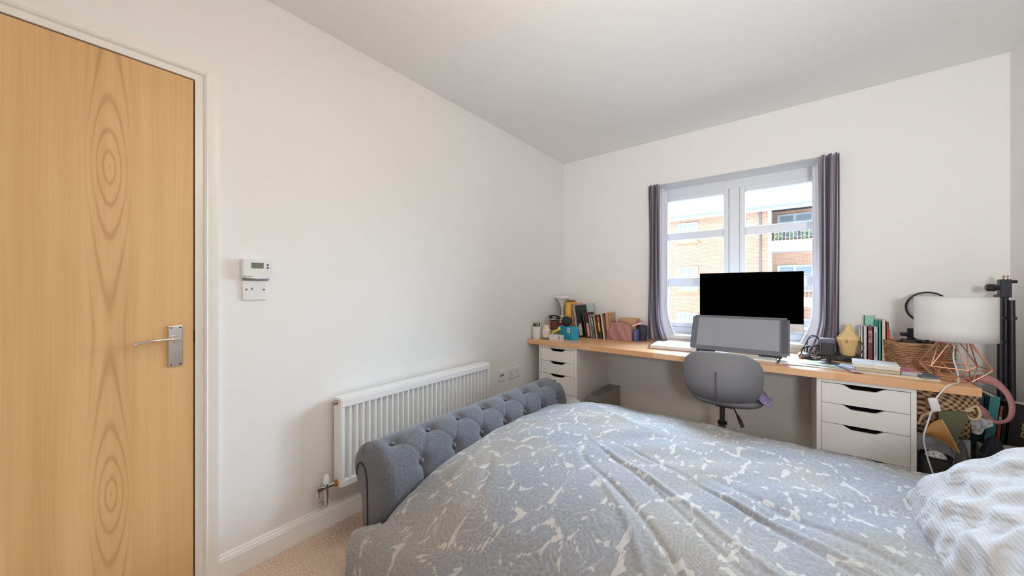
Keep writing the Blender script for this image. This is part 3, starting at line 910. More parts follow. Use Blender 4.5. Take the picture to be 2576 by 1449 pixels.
# ------------------------------------------------------------------ swivel chair
CX = 1.487
ch = thing('swivel_chair', 'grey upholstered swivel chair with curved shell back, pushed under the desk', 'chair', (CX, -0.65, 0))
def back_f(u, v, side):
    a = 2 * pi * u
    r = v
    n = 2.9
    ca, sa = cos(a), sin(a)
    k = (abs(ca) ** n + abs(sa) ** n) ** (-1 / n)
    ex = 0.199 * r * ca * k
    ez = 0.155 * r * sa * k
    wid = 1.0 + 0.06 * (ez / 0.155)                # slightly wider at the top
    x = CX + ex * wid
    z = 0.660 + ez
    rr = max(abs(ex) / 0.199, 0)
    y = -0.885 + 0.085 * rr ** 2.2 + 0.10 * max(0, -ez / 0.155) ** 2.5 + 0.035 * max(0, ez / 0.155) ** 2
    th_ = 0.028 * sqrt(max(0, 1 - r ** 4))
    y += -th_ if side < 0 else th_ + 0.004
    if side < 0 and abs(x - CX + 0.012) < 0.003 and -0.135 < ez < 0.05: y += 0.0035
    return (x, y, z)
m = MB()
for side in (-1, 1): m.grid(lambda u, v, s_=side: back_f(u, 0.001 + 0.999 * v, s_), 72, 26)
bmesh.ops.remove_doubles(m.bm, verts=m.bm.verts, dist=0.0008)
M_chair = simple('grey_leatherette', srgb(124, 124, 130), 0.6, var=0.04, scale=60, bump=0.1)
bk = put('backrest', m, M_chair, ch, smooth=True)
sx = CX - 0.012
put('seam', MB().tube([(sx, -0.9125, 0.715), (sx, -0.9135, 0.66), (sx, -0.9085, 0.60), (sx, -0.893, 0.55)], 0.0030, 6), simple('dark_stitching', srgb(92, 92, 97), 0.9), bk)
m = MB()
for sgn in (1, -1):
    m.grid(lambda u, v, g_=sgn: (CX + 0.012 + 0.196 * v * cos(2 * pi * u) * (abs(cos(2 * pi * u)) ** 3 + abs(sin(2 * pi * u)) ** 3) ** (-1 / 3),
                                 -0.62 + 0.225 * v * sin(2 * pi * u) * (abs(cos(2 * pi * u)) ** 3 + abs(sin(2 * pi * u)) ** 3) ** (-1 / 3),
                                 0.520 + g_ * 0.036 * sqrt(max(0, 1 - v ** 5)) + 0.015 * v * v), 60, 14)
bmesh.ops.remove_doubles(m.bm, verts=m.bm.verts, dist=0.0006)
put('seat', m, M_chair, ch, smooth=True)
put('gas_lift', MB().lathe([(0.0145, 0.36), (0.0145, 0.475)], (1.474, -0.65, 0), 24), simple('lift_metal', (0.16, 0.16, 0.17, 1), 0.3, 0.8), ch, smooth='auto')
put('collar', MB().lathe([(0.026, 0.352), (0.026, 0.364), (0.018, 0.370)], (1.474, -0.65, 0), 24), M_black, ch, smooth='auto')
put('column', MB().lathe([(0.0235, 0.09), (0.0235, 0.353)], (1.474, -0.65, 0), 24), M_chrome, ch, smooth='auto')
lv = MB().tube([(1.53, -0.66, 0.47), (1.563, -0.69, 0.415)], 0.004, 8).tube([(1.555, -0.685, 0.43), (1.572, -0.70, 0.400), (1.585, -0.71, 0.372)], [0.006, 0.011, 0.009], 10)
put('lever', lv, M_black, ch, smooth='auto')
put('mechanism', MB().box(1.445, -0.72, 0.470, 1.535, -0.58, 0.488, 0.004, 1), M_black, ch)
for k in range(5):
    a = 2 * pi * k / 5 + 0.3
    ex, ey = 1.474 + 0.27 * cos(a), -0.65 + 0.27 * sin(a)
    lg = put('leg', MB().tube([(1.474, -0.65, 0.115), (1.474 + 0.14 * cos(a), -0.65 + 0.14 * sin(a), 0.10), (ex, ey, 0.075)], [0.024, 0.018, 0.013], 10), M_chrome, ch, smooth='auto')
    put('castor', MB().tube([(ex - 0.022 * sin(a), ey + 0.022 * cos(a), 0.026), (ex + 0.022 * sin(a), ey - 0.022 * cos(a), 0.026)], 0.025, 16).tube([(ex, ey, 0.03), (ex, ey, 0.075)], 0.007, 8), M_black, lg, smooth='auto')
# lilac cloth lying on the seat, one corner pushed out beside the back
M_lilac = simple('lilac_cloth', srgb(150, 132, 182), 0.9, var=0.15, scale=40)
def cloth(u, v):
    x = 1.56 + 0.150 * u + 0.012 * sin(v * 9)
    y = -0.80 + 0.17 * v
    z = 0.556 + 0.075 * sin(pi * min(1, u * 1.02)) ** 1.2 * (0.6 + 0.4 * sin(v * 7 + u * 5)) - 0.015 * u
    return (x, y, z)
tag(put('folded_cloth', MB().grid(cloth, 18, 14), M_lilac, smooth=True, solid=0.004), 'crumpled lilac cloth on the seat of the grey swivel chair', 'cloth')

# ------------------------------------------------------------------ bed
FB0, FB1 = -2.362, -0.925      # footboard ends (y)
bed = thing('sleigh_bed', 'double bed with low rolled footboard in buttoned dark grey linen', 'bed', (1.5, -1.64, 0))
prof = [(0.565, 0.06), (0.568, 0.16), (0.575, 0.26), (0.580, 0.34), (0.578, 0.39), (0.566, 0.44), (0.545, 0.483), (0.512, 0.517), (0.472, 0.535),
        (0.430, 0.535), (0.390, 0.522), (0.356, 0.496), (0.334, 0.462), (0.327, 0.425), (0.334, 0.388), (0.352, 0.350), (0.373, 0.318), (0.385, 0.285), (0.387, 0.20), (0.387, 0.06)]
PP = [Vector((a, 0, b)) for a, b in prof]
PS = smooth_path(PP, 5)
PN = []
for i in range(len(PS)):
    d = PS[min(i + 1, len(PS) - 1)] - PS[max(i - 1, 0)]
    n_ = Vector((d.z, 0, -d.x)).normalized()
    PN.append(n_)
btn_front = [(0.562, y, 0.432) for y in (-2.168, -1.980, -1.792, -1.604, -1.416, -1.228, -1.040)]
btn_top = [(0.478, y, 0.532) for y in (-2.262, -2.074, -1.886, -1.698, -1.510, -1.322, -1.134)] + [(0.478, -0.955, 0.530)]
btns = btn_front + btn_top
def foot_pt(i, y):
    p = PS[i].copy(); n_ = PN[i]
    e = min(y - FB0, FB1 - y)
    rr = 0.055 if p.x > 0.40 else 0.030
    ins = rr - sqrt(max(0, rr * rr - (rr - min(e, rr)) ** 2))
    q = Vector((p.x, y, p.z))
    dent = 0.0
    for b in btns:
        d2 = (q - Vector(b)).length_squared
        if d2 < 0.02:
            dent += 0.020 * exp(-d2 / 0.00085) + 0.007 * exp(-d2 / 0.005)
    if p.x > 0.5 and p.z < 0.43:                    # pleats falling from the front buttons
        for b in btn_front:
            dy = abs(y - b[1])
            if dy < 0.05: dent += 0.008 * exp(-(dy / 0.006) ** 2) * min(1, (0.45 - p.z) / 0.05) + 0.006 * exp(-(dy / 0.02) ** 2)
    if p.z > 0.42 and p.x > 0.46:                   # diagonal pleats between the rows
        fr_ = (0.562 - p.x) / 0.084
        if 0 <= fr_ <= 1:
            for b in btn_front:
                for s_ in (-1, 1):
                    dy = abs(y - (b[1] + s_ * 0.094 * fr_))
                    if dy < 0.04: dent += 0.0045 * exp(-(dy / 0.008) ** 2)
    q -= n_ * (ins + dent)
    return q
m = MB()
ny = 330
rows = []
for j in range(ny + 1):
    # denser rows at the rounded ends
    y = FB0 + (FB1 - FB0) * j / ny
    rows.append([m.bm.verts.new(foot_pt(i, y)) for i in range(len(PS))])
for a, b in zip(rows, rows[1:]):
    for i in range(len(PS) - 1): m.bm.faces.new((a[i], a[i + 1], b[i + 1], b[i]))
    m.bm.faces.new((a[-1], a[0], b[0], b[-1]))
m.bm.faces.new(rows[0]); m.bm.faces.new(list(reversed(rows[-1])))
fbd = put('footboard', m, M_fabric, bed, smooth='auto')
for (bx, by, bz) in btn_front: put('button', MB().ball((bx - 0.015, by, bz - 0.003), 0.008, 0.011, 0.011, 14, 10), M_fabric, fbd, smooth=True)
for (bx, by, bz) in btn_top: put('button', MB().ball((bx - 0.003, by, bz - 0.018), 0.011, 0.011, 0.007, 14, 10), M_fabric, fbd, smooth=True)
pip = [PS[i] - PN[i] * 0.030 + Vector((0, FB0 + 0.0005, 0)) for i in range(0, len(PS), 2)]
pip = [p for p in pip]
pv = [(0.452, FB0 - 0.001, 0.06), (0.452, FB0 - 0.001, 0.30), (0.446, FB0 - 0.001, 0.40), (0.425, FB0 - 0.001, 0.445), (0.395, FB0 - 0.001, 0.450), (0.372, FB0 - 0.001, 0.425), (0.368, FB0 - 0.001, 0.39)]
put('piping', MB().tube(smooth_path(pv, 6), 0.003, 8), M_seam, fbd, smooth=True)
put('foot', MB().box(0.40, FB0 + 0.02, 0, 0.55, FB0 + 0.09, 0.062), M_black, bed)
put('foot', MB().box(0.40, FB1 - 0.09, 0, 0.55, FB1 - 0.02, 0.062), M_black, bed)
put('side_rail', MB().box(0.60, -2.335, 0.08, 2.60, -2.300, 0.24, 0.012, 2), M_fabric, bed, smooth='auto')
put('side_rail', MB().box(0.60, -1.000, 0.08, 2.60, -0.960, 0.24, 0.012, 2), M_fabric, bed, smooth='auto')
put('mattress', MB().box(0.68, -2.270, 0.14, 2.58, -1.020, 0.33, 0.05, 3), flat(226, 226, 224), bed, smooth='auto')
put('headboard', MB().box(2.60, -2.36, 0.05, 2.70, -0.93, 0.80, 0.03, 3), M_fabric, bed, smooth='auto')

def sst(a, b, x):
    t = max(0.0, min(1.0, (x - a) / (b - a)))
    return t * t * (3 - 2 * t)
FOLDS = [((1.18, -1.70), (1.78, -2.06), 0.009, 0.011), ((1.12, -1.80), (1.62, -2.20), -0.008, 0.010), ((1.30, -1.66), (1.95, -1.96), -0.007, 0.010),
         ((1.25, -1.92), (1.60, -2.30), 0.006, 0.012), ((1.22, -1.745), (1.72, -2.10), -0.007, 0.007), ((1.35, -1.70), (2.0, -1.93), 0.006, 0.008),
         ((0.80, -1.15), (1.25, -1.42), 0.006, 0.025), ((1.9, -1.25), (1.35, -1.45), 0.006, 0.03),
         ((0.78, -2.20), (0.66, -1.85), 0.006, 0.020), ((0.95, -2.30), (0.80, -1.95), -0.005, 0.020), ((1.62, -1.72), (2.05, -1.88), -0.006, 0.015)]
def fold(x, y):
    s_ = 0.0
    for (a, b, h_, w_) in FOLDS:
        dx, dy = b[0] - a[0], b[1] - a[1]
        L = sqrt(dx * dx + dy * dy)
        t = ((x - a[0]) * dx + (y - a[1]) * dy) / (L * L)
        d = ((x - a[0]) * dy - (y - a[1]) * dx) / L
        d += 0.012 * sin(t * 7 + a[0] * 9)
        if -0.3 < t < 1.3: s_ += h_ * exp(-(d / w_) ** 2) * max(0, sin(pi * (t + 0.3) / 1.6)) ** 1.2
    return s_
def duvet_pt(u, v):
    # v runs from the far hem over the top to the near hem
    far_hem, near_hem = 0.16, 0.42
    top = 1.30
    L = far_hem + top + near_hem
    s_ = v * L
    hang_n = 0.0
    if s_ < far_hem:
        k = 1 - s_ / far_hem
        y = -0.985 + 0.050 * sst(0, 1, k) ; z = 0.435 - 0.04 * k - 0.16 * k * k
    elif s_ < far_hem + top:
        q = (s_ - far_hem) / top
        y = -0.985 - 1.27 * q
        z = 0.475 + 0.022 * sin(pi * q) ** 0.8
        if q < 0.30: z -= 0.048 * (1 - q / 0.30) ** 2
        if q > 0.80: z -= 0.040 * ((q - 0.80) / 0.20) ** 2
    else:
        k = (s_ - far_hem - top) / near_hem
        hang_n = k
        # a long soft roll over the near side
        y = -2.255 - 0.185 * sin(min(1, k * 1.4) * pi / 2) - 0.02 * k
        z = 0.435 - 0.055 * k - 0.33 * k ** 1.35
    # foot of the bed: dips and tucks behind the footboard
    x0 = 0.592 - 0.130 * sst(0.28, 0.50, hang_n) - 0.010 * hang_n
    x = x0 + (2.56 - x0) * u
    near_c = sst(-1.75, -2.32, y) if y < -1.75 else 0.0
    dx = x - x0
    z -= 0.055 * exp(-(dx / 0.15) ** 2) * (1 - 0.8 * hang_n)
    z -= 0.030 * near_c * exp(-(dx / 0.35) ** 2) * (1 - 0.6 * hang_n)
    if dx < 0.012 and hang_n < 0.3: z -= 0.04 * (1 - dx / 0.012)
    if s_ > far_hem * 0.9: 
        z += fold(x, y) * (1 - 0.5 * hang_n)
        z += 0.006 * sin(x * 9 + y * 5) * sin(y * 7 - x * 3) + 0.003 * sin(x * 23 - y * 17 + 2 * sin(y * 6))
    z += 0.010 * exp(-((x - 1.0) / 0.3) ** 2 - ((y + 1.35) / 0.25) ** 2)
    if hang_n > 0:
        y += 0.012 * hang_n * sin(x * 15 + 1.3) + 0.006 * hang_n * sin(x * 37)
    return (x, y, z)
m = MB().grid(duvet_pt, 240, 230, lambda u, v: (u * 2.0 + 0.37, v * 1.88))
tag(put('duvet', m, M_duvet, smooth=True, solid=0.006), 'pale grey paisley duvet spread over the bed', 'duvet')

# pillow leaning into the picture at the bottom right
def pillow(label, cx, cy, cz, hx, hy, th_, rz, tilt, seed):
    t = thing('pillow', label, 'pillow', (cx, cy, cz), rot=(0, tilt, rz))
    rnd = random.Random(seed)
    ph = [rnd.random() * 6 for _ in range(6)]
    m = MB()
    for sg in (1, -1):
        def f(u, v, sg=sg):
            a, b = 2 * u - 1, 2 * v - 1
            ea, eb = 1 - abs(a) ** 2.6, 1 - abs(b) ** 2.6
            t_ = (max(ea, 0) * max(eb, 0)) ** 0.42
            pin = 1 - 0.06 * (1 - abs(a) ** 2) * abs(b) ** 6 - 0.06 * (1 - abs(b) ** 2) * abs(a) ** 6
            x = hx * a * (1 - 0.07 * (1 - b * b) * abs(a) ** 4)
            y = hy * b * (1 - 0.07 * (1 - a * a) * abs(b) ** 4)
            wr = 0.010 * sin(a * 5 + b * 9 + ph[0]) * sin(b * 4 + ph[1]) + 0.006 * sin(a * 17 + b * 5 + ph[2] + 2 * sin(b * 5)) + 0.004 * sin(b * 31 + 3 * sin(a * 6) + ph[3])
            z = sg * th_ * t_ + wr * t_
            return (x, y, z)
        m.grid(f, 90, 110)
    bmesh.ops.remove_doubles(m.bm, verts=m.bm.verts, dist=0.0004)
    put('pillow_body', m, M_pillow, t, smooth=True, local=True)
    return t
pillow('puffy white seersucker pillow leaning at the head of the bed', 2.320, -1.71, 0.590, 0.28, 0.39, 0.140, R(0), R(-38), 3)

# ------------------------------------------------------------------ monitor, drawing tablet
_s = NT('screen_black'); _s.p.inputs['Base Color'].default_value = (0.0003, 0.0003, 0.0003, 1); _s.p.inputs['Specular IOR Level'].default_value = 0.0; M_screen = _s.m
mo = thing('computer_monitor', 'thin desktop computer with black screen standing in front of the window', 'monitor', (1.566, -0.15, DH))
put('screen', MB().box(1.264, -0.160, 0.940, 1.868, -0.154, 1.286, 0.003, 2), M_screen, mo)
put('chin', MB().box(1.264, -0.160, 0.886, 1.868, -0.1535, 0.9395, 0.002, 1), simple('silver_aluminium', (0.62, 0.60, 0.57, 1), 0.4, 0.3), mo)
put('rear_shell', MB().box(1.264, -0.1535, 0.886, 1.868, -0.146, 1.286, 0.003, 1), flat(200, 200, 202, 0.35, 0.5), mo)
stn = MB().prism([(-0.15, 1.08), (-0.10, 1.02), (-0.075, 0.90), (-0.075, DH + 0.006), (-0.235, DH + 0.006), (-0.235, DH), (-0.055, DH), (-0.055, 0.92), (-0.085, 1.06), (-0.145, 1.12)], 'x', 1.47, 1.66)
put('stand', stn, flat(200, 200, 202, 0.3, 0.6), mo)
tb = thing('drawing_tablet', 'large grey pen display tablet leaning back on its stand behind the chair', 'tablet', (1.520, -0.345, DH))
ang = math.atan2(0.13, 0.226)
def tabbox(x0, x1, h0, h1, d0, d1, bev=0.0, seg=2):
    # panel coordinates: h up the slope, d out of the face (towards -y)
    m = MB().box(x0, -d1, h0, x1, -d0, h1, bev, seg)
    m.rot(-ang, 'X').move((0, -0.385, DH + 0.014))
    return m
b_ = tabbox(1.243, 1.797, 0.0, 0.262, 0.0, 0.018, 0.0)
bmesh.ops.bevel(b_.bm, geom=[e for e in b_.bm.edges if abs((e.verts[0].co - e.verts[1].co).normalized().x) < 0.1 and (e.verts[0].co - e.verts[1].co).length < 0.03], offset=0.014, segments=5, affect='EDGES')
put('bezel', b_, simple('grey_bezel', srgb(104, 107, 116), 0.35), tb, smooth='auto')
put('display_glass', tabbox(1.282, 1.745, 0.030, 0.243, 0.0181, 0.0188), simple('matte_display', srgb(150, 154, 162), 0.28), tb)
kb = put('button_strip', tabbox(1.755, 1.788, 0.02, 0.25, 0.0181, 0.0192), simple('dark_button_strip', srgb(78, 80, 90), 0.35), tb)
put('stand_leg', MB().box(1.33, -0.27, DH, 1.35, -0.20, 0.90).box(1.69, -0.27, DH, 1.71, -0.20, 0.90), M_black, tb)
put('foot', tabbox(1.28, 1.40, -0.012, 0.0, 0.0, 0.02, 0.003, 1), M_black, tb)
put('foot', tabbox(1.64, 1.76, -0.012, 0.0, 0.0, 0.02, 0.003, 1), M_black, tb)
kbd = thing('keyboard', 'slim white keyboard in front of the leaning tablet', 'keyboard', (1.54, -0.45, DH))
put('keyboard_base', MB().box(1.30, -0.515, DH, 1.735, -0.405, DH + 0.010, 0.003, 2), M_plast, kbd)
ky = MB()
for r_ in range(5):
    for c_ in range(14):
        ky.box(1.308 + c_ * 0.0302, -0.510 + r_ * 0.0205, DH + 0.010, 1.308 + c_ * 0.0302 + 0.026, -0.510 + r_ * 0.0205 + 0.017, DH + 0.0125)
put('keys', ky, M_plast, kbd)
tag(put('pen', MB().tube([(1.742, -0.52, DH + 0.006), (1.748, -0.42, DH + 0.006)], 0.005, 10), M_black, smooth='auto'), 'black pen lying at the right end of the white keyboard', 'pen')

# white lever-arch binder / sketchbook left of the tablet
rb = thing('ring_binder', 'white spiral bound sketchbook lying left of the tablet', 'sketchbook', (1.145, -0.33, DH), rot=(0, 0, R(4)))
put('back_cover', MB().box(-0.17, -0.12, 0.0, 0.14, 0.12, 0.004), flat(150, 120, 104), rb, local=True)
put('pages', MB().box(-0.165, -0.117, 0.004, 0.137, 0.117, 0.022), flat(232, 234, 238), rb, local=True)
put('front_cover', MB().box(-0.165, -0.118, 0.022, 0.138, 0.118, 0.026, 0.001, 1), flat(238, 241, 246), rb, local=True)
sp_ = MB()
for k in range(11):
    cy = -0.105 + k * 0.021
    sp_.tube([(-0.163 + 0.014 * cos(2 * pi * q / 12), cy, 0.013 + 0.014 * sin(2 * pi * q / 12)) for q in range(12)], 0.0016, 6, closed=True)
put('spiral', sp_, flat(70, 70, 74, 0.3, 0.7), rb, local=True)
pp = thing('paper_pad', 'thin white paper pad behind the spiral sketchbook, by the curtain', 'pad', (1.13, -0.12, DH), rot=(0, 0, R(-3)))
put('pages', MB().box(-0.12, -0.075, 0.0, 0.16, 0.075, 0.016), flat(236, 238, 242), pp, local=True)
put('backing_card', MB().box(-0.122, -0.077, -0.0, 0.162, 0.077, 0.003), flat(176, 178, 186), pp, local=True)

# ------------------------------------------------------------------ left group on the desk
pot = thing('pen_pot', 'white pot of dark pens at the left end of the desk', 'pot', (0.050, -0.560, DH))
put('pot_body', MB().lathe([(0.030, 0), (0.036, 0.02), (0.037, 0.108), (0.034, 0.108), (0.033, 0.02), (0, 0.018)], (0.050, -0.560, DH), 32), M_plast, pot, smooth='auto')
PC = [(40, 42, 50), (60, 40, 54), (200, 180, 40), (30, 60, 70), (150, 70, 90), (24, 24, 28), (80, 90, 90)]
PL = ['black', 'plum', 'yellow', 'dark green', 'pink', 'jet black', 'grey']
for k, c in enumerate(PC):
    a = k * 0.9
    bx, by = 0.050 + 0.020 * cos(a), -0.560 + 0.020 * sin(a)
    tx, ty = 0.050 + 0.028 * cos(a), -0.560 + 0.028 * sin(a)
    hh = 0.130 + 0.016 * ((k * 37) % 5) / 5
    tag(put('pen', MB().tube([(bx * 0.5 + 0.025, by * 0.5 - 0.28, DH + 0.022), (tx, ty, DH + hh)], 0.0045, 8).ball((tx, ty, DH + hh), 0.0045, u=8, v=6), flat(*c), smooth='auto'),
        '%s pen standing in the white pot at the left end of the desk' % PL[k], 'pen', 'pens in the white pot')
jar = thing('candle_jar', 'cream candle in a lidded glass jar beside the white pen pot', 'candle', (0.120, -0.515, DH))
put('glass_base', MB().lathe([(0.036, 0), (0.038, 0.010), (0.037, 0.014)], (0.120, -0.515, DH), 32), flat(96, 110, 112, 0.15), jar, smooth='auto')
put('jar_body', MB().lathe([(0.037, 0.012), (0.038, 0.078), (0.030, 0.088)], (0.120, -0.515, DH), 32), flat(226, 214, 198, 0.25), jar, smooth='auto')
put('lid', MB().lathe([(0.030, 0.088), (0.030, 0.114), (0.027, 0.118)], (0.120, -0.515, DH), 32), flat(228, 216, 200), jar, smooth='auto')
wb = thing('small_carton', 'small white patterned carton at the front left edge of the desk', 'box', (0.238, -0.535, DH), rot=(0, 0, R(-3)))
M_pat = mat_splash('speckled_print', [srgb(196, 196, 202), srgb(230, 228, 228), srgb(212, 206, 212)], 60.0)
put('carton', MB().box(-0.060, -0.025, 0, 0.058, 0.025, 0.046, 0.001, 1), M_pat, wb, local=True)
bc = MB()
for k in range(7): bc.box(0.032 + k * 0.0028, -0.0256, 0.012, 0.0335 + k * 0.0028, -0.025, 0.038)
put('barcode', bc, flat(120, 116, 150), wb, local=True)
hy = thing('highlighter', 'lime yellow highlighter resting on the small white carton', 'highlighter', (0.185, -0.47, DH), rot=(0, 0, R(35)))
put('barrel', MB().tube([(-0.03, 0, 0.048), (0.03, 0, 0.082)], 0.009, 12), flat(206, 214, 70), hy, smooth='auto', local=True)
put('cap', MB().tube([(0.026, 0, 0.080), (0.046, 0, 0.091)], 0.0098, 12), flat(222, 228, 90), hy, smooth='auto', local=True)
put('clip', MB().box(0.024, -0.003, 0.090, 0.044, 0.003, 0.104), flat(222, 228, 90), hy, local=True)
tin = tag(put('tan_box', MB().box(0.110, -0.44, DH, 0.185, -0.345, DH + 0.066, 0.002, 1), flat(176, 150, 116)), 'low tan box between the candle jar and the bright blue box', 'box')
bb = thing('blue_box', 'bright blue cardboard box under the round black speaker', 'box', (0.297, -0.378, DH), rot=(0, 0, R(-24.6)))
put('carton', MB().box(-0.093, -0.070, 0, 0.093, 0.004, 0.112, 0.001, 1), simple('cyan_card', srgb(40, 160, 194), 0.5, var=0.1, scale=12), bb, local=True)
put('sticker', MB().box(0.032, -0.0708, 0.060, 0.070, -0.070, 0.104), flat(226, 214, 224), bb, local=True)
put('sticker_print', MB().box(0.044, -0.0712, 0.072, 0.058, -0.0708, 0.092), flat(222, 150, 150), bb, local=True)
spk = thing('smart_speaker', 'small round black speaker sitting on the bright blue box', 'speaker', (0.258, -0.398, DH + 0.112))
put('fabric_shell', MB().ball((0.258, -0.398, DH + 0.112 + 0.042), 0.047, 0.047, 0.044), simple('speaker_mesh', srgb(48, 46, 54), 0.9, var=0.3, scale=200), spk, smooth=True)
put('base_ring', MB().lathe([(0.030, 0), (0.034, 0.006), (0.030, 0.010)], (0.258, -0.398, DH + 0.112), 28), M_black, spk, smooth='auto')
cup = thing('pencil_cup', 'black rimmed cup crowded with coloured pens behind the candle jar', 'cup', (0.095, -0.330, DH))
put('cup_body', MB().lathe([(0.038, 0), (0.042, 0.145), (0.038, 0.145), (0.035, 0.01), (0, 0.008)], (0.095, -0.330, DH), 32), simple('printed_cup', srgb(120, 60, 66), 0.5, var=0.5, scale=40), cup, smooth='auto')
put('rim', MB().tube([(0.095 + 0.043 * cos(q * pi / 12), -0.330 + 0.043 * sin(q * pi / 12), DH + 0.147) for q in range(24)], 0.006, 8, closed=True), M_black, cup, smooth=True)
C2 = [(214, 150, 40, 'orange'), (206, 60, 130, 'magenta'), (110, 90, 150, 'violet'), (60, 60, 64, 'charcoal'), (196, 196, 190, 'silver'), (26, 26, 28, 'black')]
for k, (r_, g_, b_2, nm) in enumerate(C2):
    a = 0.5 + k * 1.05
    bx, by = 0.095 + 0.022 * cos(a), -0.330 + 0.022 * sin(a)
    tx, ty = 0.095 + 0.036 * cos(a), -0.330 + 0.036 * sin(a)
    tag(put('marker', MB().tube([(bx * 0.4 + 0.057, by * 0.4 - 0.198, DH + 0.012), (tx, ty, DH + 0.158 + 0.006 * (k % 3))], 0.005, 8), flat(r_, g_, b_2), smooth='auto'),
        '%s marker standing in the black rimmed cup' % nm, 'marker', 'markers in the black rimmed cup')
sg = thing('headphones', 'black folded headphones resting over the crowded pencil cup', 'headphones', (0.095, -0.325, DH + 0.152))
put('headband', MB().tube(smooth_path([(0.052, -0.345, DH + 0.178), (0.075, -0.360, DH + 0.190), (0.115, -0.350, DH + 0.192), (0.140, -0.315, DH + 0.176)], 6), 0.007, 8), M_black, sg, smooth=True)
put('earpad', MB().ball((0.060, -0.348, DH + 0.176), 0.018, 0.022, 0.016), M_black, sg, smooth=True)
put('earpad', MB().ball((0.135, -0.325, DH + 0.174), 0.018, 0.022, 0.016), M_black, sg, smooth=True)
put('cord', MB().tube(smooth_path([(0.060, -0.372, DH + 0.176), (0.09, -0.390, DH + 0.156), (0.13, -0.375, DH + 0.160), (0.15, -0.35, DH + 0.150)], 6), 0.0025, 6), flat(170, 172, 178), sg, smooth=True)
tag(put('red_carton', MB().box(0.090, -0.285, DH + 0.0, 0.165, -0.255, DH + 0.120, 0.002, 1), simple('red_card', srgb(186, 30, 36), 0.4)), 'red carton between the pencil cup and the round black speaker', 'box')
tag(put('white_carton', MB().box(0.036, -0.195, DH, 0.112, -0.115, DH + 0.172, 0.002, 1), flat(222, 224, 220)), 'upright white carton carrying the flared white stand', 'box')
fl = thing('flared_stand', 'white trumpet-shaped stand with a wide round top in the desk corner', 'ornament', (0.074, -0.155, DH + 0.172))
put('stem', MB().lathe([(0.024, 0), (0.022, 0.006), (0.009, 0.012), (0.0095, 0.06), (0.016, 0.095), (0.028, 0.125), (0.040, 0.148), (0.054, 0.164), (0.067, 0.174), (0.070, 0.184), (0.064, 0.194), (0.0, 0.198)], (0.074, -0.155, DH + 0.172), 40), M_plast, fl, smooth='auto')
M_beige = simple('beige_cloth', srgb(176, 164, 148), 0.95, var=0.2, scale=25)
def bag(u, v):
    a = 2 * pi * u
    z = v * 0.34
    r_ = 0.085 * (1 - 0.45 * v ** 2) * (1 + 0.10 * sin(5 * a + v * 4) + 0.06 * sin(9 * a - v * 9))
    if v > 0.97: r_ *= 0.3
    return (0.070 + r_ * 0.62 * cos(a), -0.062 + r_ * 0.5 * sin(a), DH + z)
bg = thing('cloth_bag', 'slouching beige cloth bag in the corner behind the pencil cup', 'bag', (0.070, -0.062, DH))
put('bag_body', MB().grid(bag, 48, 24), M_beige, bg, smooth=True)
put('drawstring', MB().tube(smooth_path([(0.10, -0.10, DH + 0.27), (0.115, -0.108, DH + 0.22), (0.105, -0.11, DH + 0.19)], 6), 0.003, 6), flat(90, 80, 72), bg, smooth=True)

# books; spine faces the room, x0 = left end of the spine at the desk
def book(label, x0, yf, w_, d_, h_, col, lean=0.0, page=(226, 216, 198), mat=None, extra=None, group='upright books at the left end of the desk', rz=0.0, name='book'):
    t = thing(name, label, 'book', (x0, yf, DH), rot=(0, -R(lean), rz), group=group)
    cm = mat or flat(*col)
    c = MB()
    th_ = min(0.0025, w_ * 0.2)
    c.box(0, 0, 0, w_, th_, h_).box(0, 0, 0, th_, d_, h_).box(w_ - th_, 0, 0, w_, d_, h_)
    put('cover', c, cm, t, local=True)
    put('pages', MB().box(th_, th_, 0.003, w_ - th_, d_ - 0.004, h_ - 0.004), flat(*page), t, local=True)
    if extra:
        for (a, b, z0, z1, cc) in extra:
            put('spine_label', MB().box(a * w_, -0.0006, z0 * h_, b * w_, 0, z1 * h_), flat(*cc), t, local=True)
    return t
book('thick yellow lever arch file standing left of the leaning books', 0.172, -0.262, 0.060, 0.13, 0.312, None, 1.0, mat=simple('yellow_card', srgb(234, 180, 66), 0.5, var=0.12, scale=14),
     extra=[(0.84, 0.94, 0.50, 0.55, (120, 84, 30)), (0.84, 0.97, 0.22, 0.28, (190, 70, 40))])
book('brown book standing directly behind the flared white stand', 0.132, -0.150, 0.026, 0.10, 0.33, (150, 104, 66), 0)
book('thin salmon orange book leaning against the yellow file', 0.251, -0.262, 0.012, 0.20, 0.300, (226, 132, 92), 5)
book('thin grey book between the orange and the off-white books', 0.268, -0.258, 0.010, 0.19, 0.292, (150, 152, 154), 7)
book('thin off-white book just left of the tall black book', 0.282, -0.255, 0.013, 0.19, 0.290, (226, 214, 204), 8)
book('tall black book with a cream panel low on its spine', 0.304, -0.250, 0.040, 0.20, 0.288, (40, 42, 46), 9,
     extra=[(0.15, 0.98, 0.05, 0.36, (206, 192, 170)), (0.45, 0.98, 0.36, 0.42, (206, 192, 170))])
book('tall pale teal folder rising behind the shorter books', 0.335, -0.105, 0.085, 0.012, 0.300, (196, 208, 206), 8)
book('thin umber book right after the tall black book', 0.363, -0.240, 0.013, 0.16, 0.222, (104, 78, 60), 9)
book('maroon paperback with a pale pink lower spine', 0.379, -0.238, 0.031, 0.16, 0.224, (86, 46, 54), 9,
     extra=[(0.25, 0.95, 0.04, 0.58, (214, 176, 160))])
book('light grey paperback right of the maroon one', 0.415, -0.236, 0.014, 0.15, 0.205, (190, 188, 184), 9)
book('slate blue paperback in the middle of the leaning row', 0.432, -0.234, 0.022, 0.15, 0.200, (110, 118, 128), 9,
     extra=[(0.2, 0.8, 0.55, 0.9, (176, 178, 180))])
